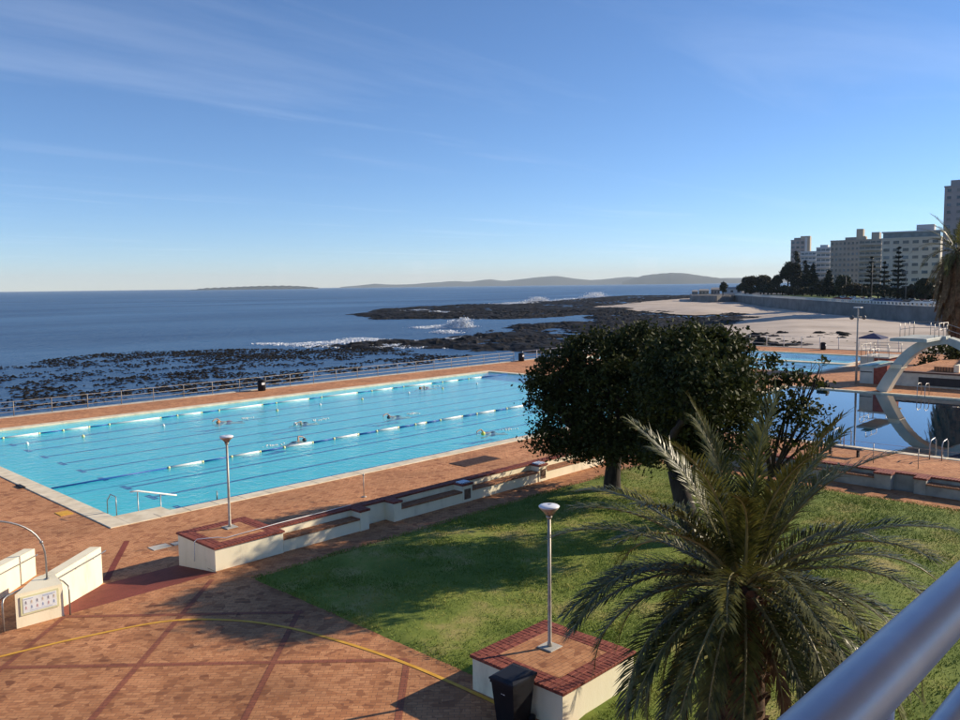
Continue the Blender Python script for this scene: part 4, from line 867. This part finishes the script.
for k in range(6):
    a0 = 2*np.pi*k/6; a1 = 2*np.pi*(k+1)/6
    def P_(a, jit): 
        u = np.cos(a)*s*1.5; v = np.sin(a)*s*.7; return np.stack([kx+u*ca-v*sa, ky+u*sa+v*ca, np.full(n,SEA-.02)],-1)
    top = np.stack([kx+.2*s*ca, ky+.2*s*sa, SEA+hh],-1)
    tri.append(np.stack([P_(a0,0),P_(a1,0),top],1))
ko = link('kelp_bed', npmesh('kelp_bed', np.concatenate(tri), 3, kelp_m)); tag(ko,'dark floating kelp covering the sea beyond the pool fence','kelp',kind='stuff')
# surf: lumpy foam along the reef and two breaking waves
foam_m = noise_mat('foam',(0.70,0.73,0.76),(0.86,0.88,0.90),0.6,0.9)
fq = []
def foam(px0, px1, wdt, n, h, size=.5, z=SEA):
    n = int(n*7); size *= .34      # white water: many small tilted flecks, spread along a line, thrown up to height h
    a = np.array(W(*px0,z)); c = np.array(W(*px1,z)); u = rng.random(n)[:,None]
    p = a+(c-a)*u; p[:,:2] += rng.normal(0,wdt,(n,2)); p[:,2] += rng.exponential(h*.33,n).clip(0,h*.9)*(.5+.5*np.sin(u[:,0]*9+3))
    fq.append(leaf_quads(p, size, nrm_bias=None, aspect=.9, jit=.6))
foam((262,343.6),(300,344.8),1.2,260,.1); foam((300,344),(345,342.5),1.5,900,.25); foam((345,341.6),(372,340),1.8,1500,.6); foam((372,341),(412,341.5),1.2,500,.25)
foam((425,327.6),(455,327),2.0,1700,.6); foam((450,327.2),(466,327.2),1.4,1700,2.6); foam((462,327.2),(466,327.2),1.0,700,3.4); foam((440,332),(453,333.2),1.2,500,.7)
foam((385,311),(430,312),3,700,.5,.6); foam((420,310),(460,314.5),2.5,800,.7,.6); foam((470,316),(482,319),2.5,250,.7,.6); foam((430,317.4),(470,317.6),2.5,350,.3,.6)
foam((500,304),(535,303),4,900,1.0,.8); foam((530,302.4),(544,301.6),3,1500,4.2,.8); foam((555,300.8),(590,298),5,800,1.0,.9); foam((590,297.2),(600,296.3),4,1400,5.0,1.0)
foam((300,345.6),(350,347),1.5,250,.1); foam((375,345),(415,345.6),1.5,350,.15); foam((450,339),(480,337),1.5,260,.25); foam((375,347),(450,347.5),1.5,350,.12)
fo = link('surf', npmesh('surf', np.concatenate(fq), 4, foam_m)); tag(fo,'white surf breaking over the dark reef','surf',kind='stuff')
# ---------------------------------------------------------------- promenade, seawall, park
wall_m = noise_mat('seawall_stone',(0.15,0.14,0.13),(0.24,0.225,0.21),.25,.9,.3,2)
mb = MB()
wallq = wallp+[tuple(at(716,500)[:2]),tuple(at(692,520)[:2]),tuple(at(690,600)[:2])]
for i in range(len(wallq)-1):
    a = Vector((*wallq[i],0)); c = Vector((*wallq[i+1],0)); d_ = (c-a).normalized(); q = Vector((d_.y,-d_.x,0))*.8
    mb.prism([a[:2],(a+q)[:2],(c+q)[:2],c[:2]],-6,1.5)
struct('seawall', mb, wall_m)
grey_m = noise_mat('promenade_paving',(0.10,0.095,0.09),(0.16,0.15,0.14),.3,.9)
far_end = Vector((*wallp[-1],0))
mb = MB(); pl = [tuple(p) for p in wallq]+[tuple(at(738,600)[:2]),tuple(at(745,900)[:2]),tuple(at(765,1600)[:2]),(1900,-900),(150,-900)]
mb.add([(p[0],p[1],1.48) for p in pl],[tuple(range(len(pl)-1,-1,-1))]); struct('promenade', mb, grey_m)
park_m = noise_mat('park_grass',(0.09,0.15,0.03),(0.18,0.23,0.06),.06,.9)
wl = [Vector((*p,0)) for p in wallp[3:]]
def off(p, i, dist):
    a = wl[max(i-1,0)]; c = wl[min(i+1,len(wl)-1)]; d_ = (c-a).normalized(); return p+Vector((d_.y,-d_.x,0))*dist
mb = MB()
ins = [off(p,i,7) for i,p in enumerate(wl)]; ou = [off(p,i,60 if i > 1 else 12) for i,p in enumerate(wl)]
for i in range(2,len(wl)-1): mb.quad((*ins[i][:2],1.50),(*ou[i][:2],1.50),(*ou[i+1][:2],1.50),(*ins[i+1][:2],1.50))
struct('park_lawn', mb, park_m)
# balustrade on the wall
e = empty('balustrade', (*wallp[3],1.5), 'white concrete post balustrade along the seawall promenade', 'balustrade'); eo = e.location
pm = MB().box(-.24,.24,-.24,.24,0,1.0).mesh('post', offw)
for i in range(1,len(wallp)-1):
    a = Vector((*wallp[i],1.5))-eo; c = Vector((*wallp[i+1],1.5))-eo
    if i == 1: a = a.lerp(c,.75)
    n = int((c-a).length/2.4); dd = (c-a).normalized(); nq = Vector((-dd.y,dd.x,0))*.14; ang = math.atan2(dd.y,dd.x)
    for k in range(n): link('post', pm, e, a.lerp(c,(k+.5)/n), ang)
    for z0,z1 in ((.86,1.04),(.0,.12)): mb = MB(); mb.prism([(a-nq)[:2],(c-nq)[:2],(c+nq)[:2],(a+nq)[:2]],z0+.001,z1); mb.build('rail', offw, e)
# ---------------------------------------------------------------- buildings
win_m = noise_mat('window_glass',(0.02,0.025,0.03),(0.06,0.07,0.08),.5,.15,spec=.6); win_c = noise_mat('window_blind',(0.16,0.155,0.14),(0.26,0.25,0.22),.5,.5); win_b = noise_mat('window_glass_blue',(0.05,0.08,0.10),(0.12,0.16,0.19),.5,.15,spec=.6)
def building(x0, x1, ytop, D, depth, label, wallm, floors, cols, yaw=0.0, style='win', glass=win_m, winw=.62, winh=.5, extras=(), zb=1.4, group=None):
    a = at(x0,D); c = at(x1,D); ctr = (a+c)/2; wd = (c-a).length; zt = zat((x0+x1)/2, ytop, D); h = zt-zb
    ang = math.atan2((c-a).y,(c-a).x)+yaw; e = empty('apartment_building',(ctr.x,ctr.y,zb),label,'building',group or 'buildings along the sea front',ang)
    hw = wd/2/max(.5,math.cos(yaw))
    MB().box(-hw,hw,0,depth,0,h).build('wall', wallm, e)
    MB().box(-hw-.15,hw+.15,-.15,depth+.15,h+.001,h+.5).build('roof_parapet', wallm, e)
    fh = h/floors; cw = 2*hw/cols
    if style == 'win':
        fm = MB(); ww, wh = cw*winw/2, fh*winh/2
        fm.box(-ww,ww,-.06,.02,-wh,wh); fmes = [fm.mesh('window', q_) for q_ in (glass,glass,win_b,win_c)]
        sm_ = MB().box(-ww-.15,ww+.15,-.25,-.061,-wh-.22,-wh).mesh('sill', wallm)
        for f in range(floors):
            for k in range(cols):
                o_ = link('window', random.choice(fmes), e, (-hw+(k+.5)*cw, 0, (f+.55)*fh)); link('sill', sm_, o_)
    else:
        gm = MB().box(-hw*.96,hw*.96,-.05,.02,-fh*.27,fh*.27).mesh('window', glass); bm = MB().box(-hw,hw,-1.3,-.06,-fh*.48,-fh*.14).mesh('balcony', wallm)
        pm = MB().box(-.18,.18,-.2,-.055,-fh*.27,fh*.27).mesh('mullion', wallm)
        for f in range(floors):
            o_ = link('window', gm, e, (0,0,(f+.55)*fh)); link('balcony', bm, e, (0,0,(f+.55)*fh))
            for k in range(cols+1): link('mullion', pm, o_, (-hw*.96+k*2*hw*.96/cols,0,0))
    # side windows
    sm2 = MB().box(-.06,.02,-1.0,1.0,-fh*.25,fh*.25).mesh('window', glass)
    for f in range(floors):
        for k in range(max(1,int(depth/5))): link('window', sm2, e, (-hw-.02,2.5+k*5,(f+.55)*fh))
    for (bx0,bx1,by0,by1,zz0,zz1,mm) in extras: MB().box(bx0*hw,bx1*hw,by0,by1,h+zz0,h+zz1).build('roof_block', mm, e)
    return e
bw_grey = noise_mat('bldg_pink_grey',(0.33,0.29,0.27),(0.40,0.36,0.33),.1,.9); bw_tan = noise_mat('bldg_tan',(0.44,0.38,0.29),(0.52,0.45,0.35),.1,.9)
bw_white = noise_mat('bldg_white',(0.50,0.50,0.49),(0.60,0.60,0.58),.1,.85); bw_cream = noise_mat('bldg_cream',(0.52,0.48,0.40),(0.62,0.58,0.49),.1,.85)
bw_dark = noise_mat('bldg_dark',(0.28,0.26,0.25),(0.36,0.34,0.32),.1,.9); bw_mid = noise_mat('bldg_mid',(0.34,0.30,0.26),(0.42,0.375,0.32),.1,.9)
building(790,804,240.5,640,14,'distant pinkish grey tower block with a tan stair tower at its side',bw_grey,11,3,R(-6),extras=[(-.6,.3,2,9,.5,2.0,bw_grey),(.35,1.7,.4,10,-36,3.0,bw_tan),(1.0,1.35,-.4,0.4,-30,2.0,bw_white)])
building(800,815.5,252,610,14,'stepped white flats in front of the pinkish tower block',bw_white,9,4,R(-6),style='balc',glass=win_b)
building(815.5,829.5,248,560,16,'pale blue-white flats with rounded bands of balconies',bw_white,9,3,R(-5),style='balc',glass=win_b,extras=[(-.5,.6,2,10,.5,2.0,bw_white)])
building(829.5,858,241,520,18,'large grey-brown apartment block with a sweeping flat roof',bw_mid,10,7,R(-8),extras=[(.0,1.0,1,12,.5,2.0,bw_mid),(.78,1.25,.4,7,-30,6.5,bw_tan)],winw=.5,winh=.45)
building(858,880.5,240,480,16,'brownish apartment block with white balconies beside the grand white hotel',bw_mid,10,4,R(-8),style='balc',extras=[(.05,.75,1,8,.5,4.0,bw_mid),(-.9,-.5,1,8,.5,2.2,bw_tan)])
E6 = building(880.5,939,238.5,385,18,'long white hotel with rows of dark windows and a glazed roof storey',bw_cream,8,6,R(-6),winw=.62,winh=.40,extras=[(-.98,.98,1.2,15,.5,2.6,win_b),(-1.02,1.02,.4,16,2.6,3.1,bw_white),(.15,.75,3,10,3.1,5.6,bw_white)])
building(941,990,186,330,24,'tall grey tower block standing behind the far palm',bw_grey,16,5,R(-9),winw=.4,winh=.4,extras=[(-.8,.8,2,14,.5,2.5,bw_grey)])
# low buildings at the point
for (x0,x1,yt,D,lb,mm) in ((699,709,289,560,'small reddish roofed hut at the tip of the promenade',bw_tan),(711,720,287.5,565,'low pinkish kiosk building near the tip of the promenade',bw_grey),(722,742,287,600,'long low pale building behind the park lawn',bw_white),(692,698,290,550,'small grey green shelter at the rocky end of the promenade',bw_dark)):
    a = at(x0,D); c = at(x1,D); wd = (c-a).length; e = empty('beach_building',((a+c)/2)[:2]+(1.45,),lb,'building','low buildings at the point',math.atan2((c-a).y,(c-a).x)); h = max(2.5,zat((x0+x1)/2,yt,D)-1.45)
    MB().box(-wd/2,wd/2,0,7,-4,h*.72).build('wall', mm, e); MB().add([(-wd/2-.4,-.5,h*.72),(wd/2+.4,-.5,h*.72),(wd/2+.4,7.5,h*.72),(-wd/2-.4,7.5,h*.72),(-wd/2+.5,3.5,h),(wd/2-.5,3.5,h)],[(0,1,5,4),(2,3,4,5),(1,2,5),(3,0,4),(0,3,2,1)]).build('roof', bw_dark, e)
    for k in range(3): MB().box(-wd/2+wd*(k+.3)/3,-wd/2+wd*(k+.7)/3,-.06,.02,.8,h*.5).build('window', win_m, e)
# ---------------------------------------------------------------- far trees
leaf_far = leaf_mat('leaf_far',(0.014,0.020,0.010),(0.045,0.055,0.026),.6,.3,.15); leaf_br = leaf_mat('leaf_far_brown',(0.03,0.026,0.014),(0.075,0.062,0.03),.6,.3,.15); leaf_pine = leaf_mat('leaf_pine',(0.010,0.016,0.010),(0.032,0.042,0.024),.6,.3,.1)
def far_tree(px, ytop, ybot, wpx, D, label, kind='round', mat=leaf_far):
    p = at(px,D); zt = zat(px,ytop,D); zb = max(1.45, zat(px,ybot,D)) if kind != 'x' else 1.45; zb = 1.45; h = zt-zb; r_ = wpx/FPX*D/2
    e = empty('far_tree',(p.x,p.y,zb),label,'tree','trees along the sea front')
    mb = MB(); mb.tube([(0,0,-.1),(0,0,h*.5),(0,0,h*(.97 if kind != 'round' else .7))],[r_*.10+.12,r_*.07+.08,.05],6)
    if kind == 'norfolk':
        cs = []
        nlay = max(7,int(h/1.7))
        for k in range(nlay):
            u = k/(nlay-1); z = h*(.14+.84*u); rr = r_*(1-u)**.8+.15
            for j in range(7):
                a = j*2*math.pi/7+k*.5+random.uniform(-.2,.2); tip = (math.cos(a)*rr,math.sin(a)*rr,z+rr*.12); mb.tube([(0,0,z),tip],[.07,.02],4)
                m_ = int(14+26*(1-u)); s_ = rng.uniform(.15,1.0,m_)
                cs.append(np.stack([tip[0]*s_+rng.normal(0,.22,m_),tip[1]*s_+rng.normal(0,.22,m_),z+rr*.12*s_+rng.normal(0,.16,m_)],-1))
        c_ = np.concatenate(cs); q = leaf_quads(c_,.40,aspect=.5)
    else:
        if kind == 'cone': lob = [(random.uniform(-.15,.15)*r_,random.uniform(-.15,.15)*r_,h*(.16+.15*k),r_*(1.0-.16*k),r_*(1.0-.16*k),h*.15) for k in range(6)]
        else: lob = [(random.uniform(-.45,.45)*r_,random.uniform(-.45,.45)*r_,h*random.uniform(.4,.75),r_*random.uniform(.5,.7),r_*random.uniform(.5,.7),h*random.uniform(.18,.26)) for k in range(7)]
        cl, c_ = lobe_clumps(lob, 14/(max(1,r_*h/40)), r_*.17+.25, 22); q = leaf_quads(c_,.34+r_*.03)
    mb.build('trunk', bark, e); link('crown', npmesh('crown', q, 4, mat), e); return e
tl = [(750,274.5,14,'round','brownish rounded tree at the park end of the promenade',leaf_br,560),(764,275.5,15,'round','brown-green tree second from the park end',leaf_br,555),(777,275,9,'round','narrow dark tree in the park with a gap beside it',leaf_far,545),
 (788,262,15,'round','tall dark broad tree below the pinkish tower',leaf_far,535),(797,254,13,'cone','tallest dark pointed tree below the pinkish tower',leaf_pine,530),(806,262,11,'cone','dark pointed tree on the hotel side of the tallest one',leaf_pine,525),(813,266,12,'cone','dark cypress-like tree in front of the white flats',leaf_pine,500),
 (829,272,12,'cone','small dark pointed tree before the grey-brown block',leaf_pine,440),(843,273,14,'round','small dark rounded tree before the grey-brown block',leaf_far,430),(871,257,15,'norfolk','tiered pine in front of the brownish block',leaf_pine,350),(884,262,16,'norfolk','lower tiered pine between two taller ones',leaf_pine,340),(898,247,17,'norfolk','tallest tiered pine before the white hotel',leaf_pine,335),
 (855,285,22,'round','low brownish bush on the promenade before the apartment block',leaf_br,400),(926,279,17,'round','grey-green rounded tree before the white hotel',leaf_far,310),(912,284,14,'round','small low tree beside the tiered pines',leaf_br,315),(723,282,7,'round','flat topped single tree near the tip of the promenade',leaf_far,520),(820,281,12,'round','small brown shrub tree on the park edge',leaf_br,460)]
for (px,yt,wp,kd,lb,mm,D) in tl: far_tree(px,yt,292,wp,D,lb,kd,mm)
for k in range(26):
    px = 744+k*7.4+random.uniform(-2,2); D = 560-(px-744)*1.28
    far_tree(px, 287.5+random.uniform(-3.5,1.0)+(px-744)*.012, 292, random.uniform(9,15), D, 'low dark shrub in the hedge between the trees and the buildings', 'round', random.choice([leaf_far,leaf_br,leaf_far]))['category'] = 'shrub'
# ---------------------------------------------------------------- far palm with its brown skirt, and dark bush below
pp = at(957,104); zc = zat(957,250,104)
pe = palm((pp.x,pp.y,-2.4), zc, 'old tall palm with a thick skirt of brown dead fronds past the diving platform', .55, None, 4.6, 34, seed0=8, dead=30, leaf=.75, wd=.045, nl=34)
for k in range(120):
    u = k/120; a = k*2.39996; ln = 4.2*random.uniform(.7,1.15)
    if k < 6: dm_ = [frond_mesh('dead_frond', 4.0+.15*q, R(18), R(-58)-R(4)*q, dead_m, seed=500+q, leaf=.8, wd=.075, nl=26) for q in range(6)] if k == 0 else dm_
    ob = link('dead_frond', dm_[k%6], pe, (math.cos(a)*.9,math.sin(a)*.9,(zc+2.4)-.8-5.2*u), a); ob.scale = (1.0-.35*u,)*3
bp_ = at(943,96); broad_tree((bp_.x,bp_.y,-2.6),(bp_.x,bp_.y,-.5),[(bp_.x,bp_.y,.9,1.9,1.9,1.8),(bp_.x+1.5,bp_.y-1.6,.4,1.8,1.8,1.6),(bp_.x-.3,bp_.y+.7,-.2,1.3,1.3,1.3)],'dark dense bush at the foot of the brown skirted palm',per=14,leaves_per=18,rad=.5,size=.16,r0=.15,name='bush',cat='bush')
# ---------------------------------------------------------------- parked cars, lamp poles, gazebo, people on the promenade
car_cols = [plain('car_silver',(0.45,0.47,0.5),.3,.5),plain('car_white',(0.75,0.75,0.75),.3),plain('car_blue',(0.08,0.14,0.28),.3),plain('car_dark',(0.04,0.04,0.05),.3),plain('car_red',(0.3,0.04,0.03),.3)]
tyre = plain('tyre',(0.02,0.02,0.02),.8)
body_me = {}
def car_meshes(ci):
    if ci in body_me: return body_me[ci]
    pr_ = [(-2.1,.3),(-2.15,.75),(-1.95,.92),(-1.25,.98),(-.7,1.42),(.75,1.44),(1.35,1.0),(2.0,.9),(2.12,.6),(2.08,.3)]
    mb = MB(); n = len(pr_); mb.add([(x,-.85,z) for x,z in pr_]+[(x,.85,z) for x,z in pr_],[tuple(range(n)),tuple(range(2*n-1,n-1,-1))]+[(i,i+n,(i+1)%n+n,(i+1)%n) for i in range(n)])
    gl = MB(); 
    for s in (-1,1): gl.add([(-1.05,s*.862,1.02),(1.1,s*.862,1.02),(.66,s*.862,1.37),(-.62,s*.862,1.37)],[(0,1,2,3)])
    gl.add([(-1.26,-.7,1.01),(-1.26,.7,1.01),(-.74,.7,1.41),(-.74,-.7,1.41)],[(0,1,2,3)]); gl.add([(1.36,-.7,1.03),(1.36,.7,1.03),(.80,.7,1.42),(.80,-.7,1.42)],[(0,1,2,3)])
    wm = MB(); wm.lathe([(.31,-.1),(.32,0),(.31,.1)],12)
    hl = MB().box(-2.17,-2.1,-.16,.16,.6,.74)
    body_me[ci] = (mb.mesh('body',car_cols[ci]), gl.mesh('window',win_m), wm.mesh('wheel',tyre), hl.mesh('headlight',white_p)); return body_me[ci]
names = ['silver','white','blue','black','red']
for k in range(20):
    px = 838+k*5.0+random.uniform(-.8,.8); ci = random.choice([0,0,0,1,1,2,3,2,4] if k != 3 else [1]); D = None
    t_ = (px-800)/140.0; i = 3
    # row set back from the balustrade
    best = None
    for i in range(1,len(wallp)-1):
        a = Vector((*wallp[i],0)); c = Vector((*wallp[i+1],0)); dd = (c-a).normalized(); q = Vector((dd.y,-dd.x,0))*(9+5*(k%2)); a = a+q; c = c+q
        r_ = ray(px,285); r_.z = 0; r_.normalize(); den = r_.x*(c-a).y-r_.y*(c-a).x
        if abs(den) < 1e-6: continue
        s_ = (r_.y*a.x-r_.x*a.y)/den
        if 0 <= s_ <= 1: best = a.lerp(c,s_); ang = math.atan2(dd.y,dd.x)
    if best is None: continue
    e = empty('parked_car',(best.x,best.y,1.485),f'{names[ci]} car parked in the row behind the seawall balustrade','car','cars parked along the promenade',ang+R(60))
    bm_, gm_, wm_, hm_ = car_meshes(ci); link('body',bm_,e); link('window',gm_,e)
    for sx in (-1.3,1.3):
        for sy in (-.78,.78): wo = link('wheel',wm_,e,(sx,sy,.32)); wo.rotation_euler = (R(90),0,0)
    for sy in (-.55,.55): link('headlight',hm_,e,(0,sy,0))
for (px,yt,D,lb) in ((872,262,345,'thin street lamp pole rising before the tiered pines'),(906,262,310,'thin street lamp pole before the white hotel'),(862,270,380,'thin street lamp pole by the brownish apartment block'),(846,276,420,'short thin street lamp pole by the grey-brown block')):
    p = at(px,D); h = zat(px,yt,D)-1.48; e = empty('street_lamp',(p.x,p.y,1.48),lb,'street lamp','street lamps on the promenade')
    MB().lathe([(.14,0),(.11,h*.5),(.07,h)],8).build('pole', galv_far, e); MB().tube([(0,0,h-.05),(.6,-.6,h+.15),(1.0,-1.0,h+.12)],.05,6).build('arm', galv_far, e); MB().bev(.8,1.3,-1.3,-.8,h+.05,h+.2,.03).build('lantern', offw, e)
p = W(874,342,-2.4); p = at(875,138); e = empty('gazebo',(p.x,p.y,-2.6),'navy blue pop-up gazebo standing on the sand','gazebo')
zc_ = zat(875,333,138)+2.6; ze = zat(875,337.2,138)+2.6
MB().add([(-1.6,-1.6,ze),(1.6,-1.6,ze),(1.6,1.6,ze),(-1.6,1.6,ze),(0,0,zc_),(-1.6,-1.6,ze-.2),(1.6,-1.6,ze-.2),(1.6,1.6,ze-.2),(-1.6,1.6,ze-.2)],[(0,1,4),(1,2,4),(2,3,4),(3,0,4),(0,5,6,1),(1,6,7,2),(2,7,8,3),(3,8,5,0)]).build('canopy', navy, e)
for sx in (-1.5,1.5):
    for sy in (-1.5,1.5): MB().tube([(sx,sy,0),(sx,sy,ze)],.03,6).build('leg', offw, e)
# ---------------------------------------------------------------- far coast
hill_m = noise_mat('far_hills',(0.035,0.045,0.04),(0.06,0.065,0.055),.002,.95)
def ridge(name, prof, D, thick):
    n = 120; xs = np.linspace(prof[0][0],prof[-1][0],n); yy = np.interp(xs,[p[0] for p in prof],[p[1] for p in prof])
    X=[];Y=[];Z=[]
    for j,f in enumerate((0,.25,.5,.75,1.0)):
        rowx=[];rowy=[];rowz=[]
        for i in range(n):
            d_ = D+thick*f; p = at(xs[i],d_); zt = max(0,zat(xs[i],yy[i],D+thick*.5)-SEA)+ (8+4*math.sin(i*1.7))*math.sin(i*.9)*.3
            rowx.append(p.x);rowy.append(p.y);rowz.append(SEA-1+max(0,zt)*math.sin(math.pi*f)**.8+ (2 if 0<f<1 else 0))
        X.append(rowx);Y.append(rowy);Z.append(rowz)
    o_ = link(name, gridmesh(name,np.array(X),np.array(Y),np.array(Z),hill_m)); o_['kind'] = 'structure'
ridge('island',[(190,290),(205,288.2),(235,287),(262,286),(285,285.7),(300,286.2),(318,287.6)],9000,900)
ridge('far_hills',[(340,287.2),(375,283.8),(400,284.8),(425,283.2),(450,281.2),(470,281.6),(490,279.2),(505,281),(520,279.2),(540,277),(555,275.8),(575,278.5),(590,280.2),(610,278.6),(628,276.6),(650,278),(680,279),(740,277.8),(800,279)],17000,3000)
ridge('table_hill',[(622,282),(635,278),(645,275.2),(660,273.6),(672,272.8),(684,273.2),(700,275.5),(720,278.2),(745,280),(780,281)],13500,2500)
# ---------------------------------------------------------------- haze
hz = bpy.data.materials.new('haze'); hz.use_nodes = True; t = hz.node_tree; t.nodes.clear(); out = nd(t,'ShaderNodeOutputMaterial'); pv = nd(t,'ShaderNodeVolumePrincipled')
pv.inputs['Color'].default_value = (0.70,0.87,1.0,1); pv.inputs['Absorption Color'].default_value = (1,1,1,1); pv.inputs['Density'].default_value = 4.0e-5; pv.inputs['Anisotropy'].default_value = 0.0
t.links.new(pv.outputs[0], out.inputs['Volume'])
mb = MB(); mb.box(-24500,24500,-24500,24500,SEA-8,420); ho = mb.build('haze', hz); tag(ho,'thin blue sea haze hanging over the whole coast','haze',kind='stuff')
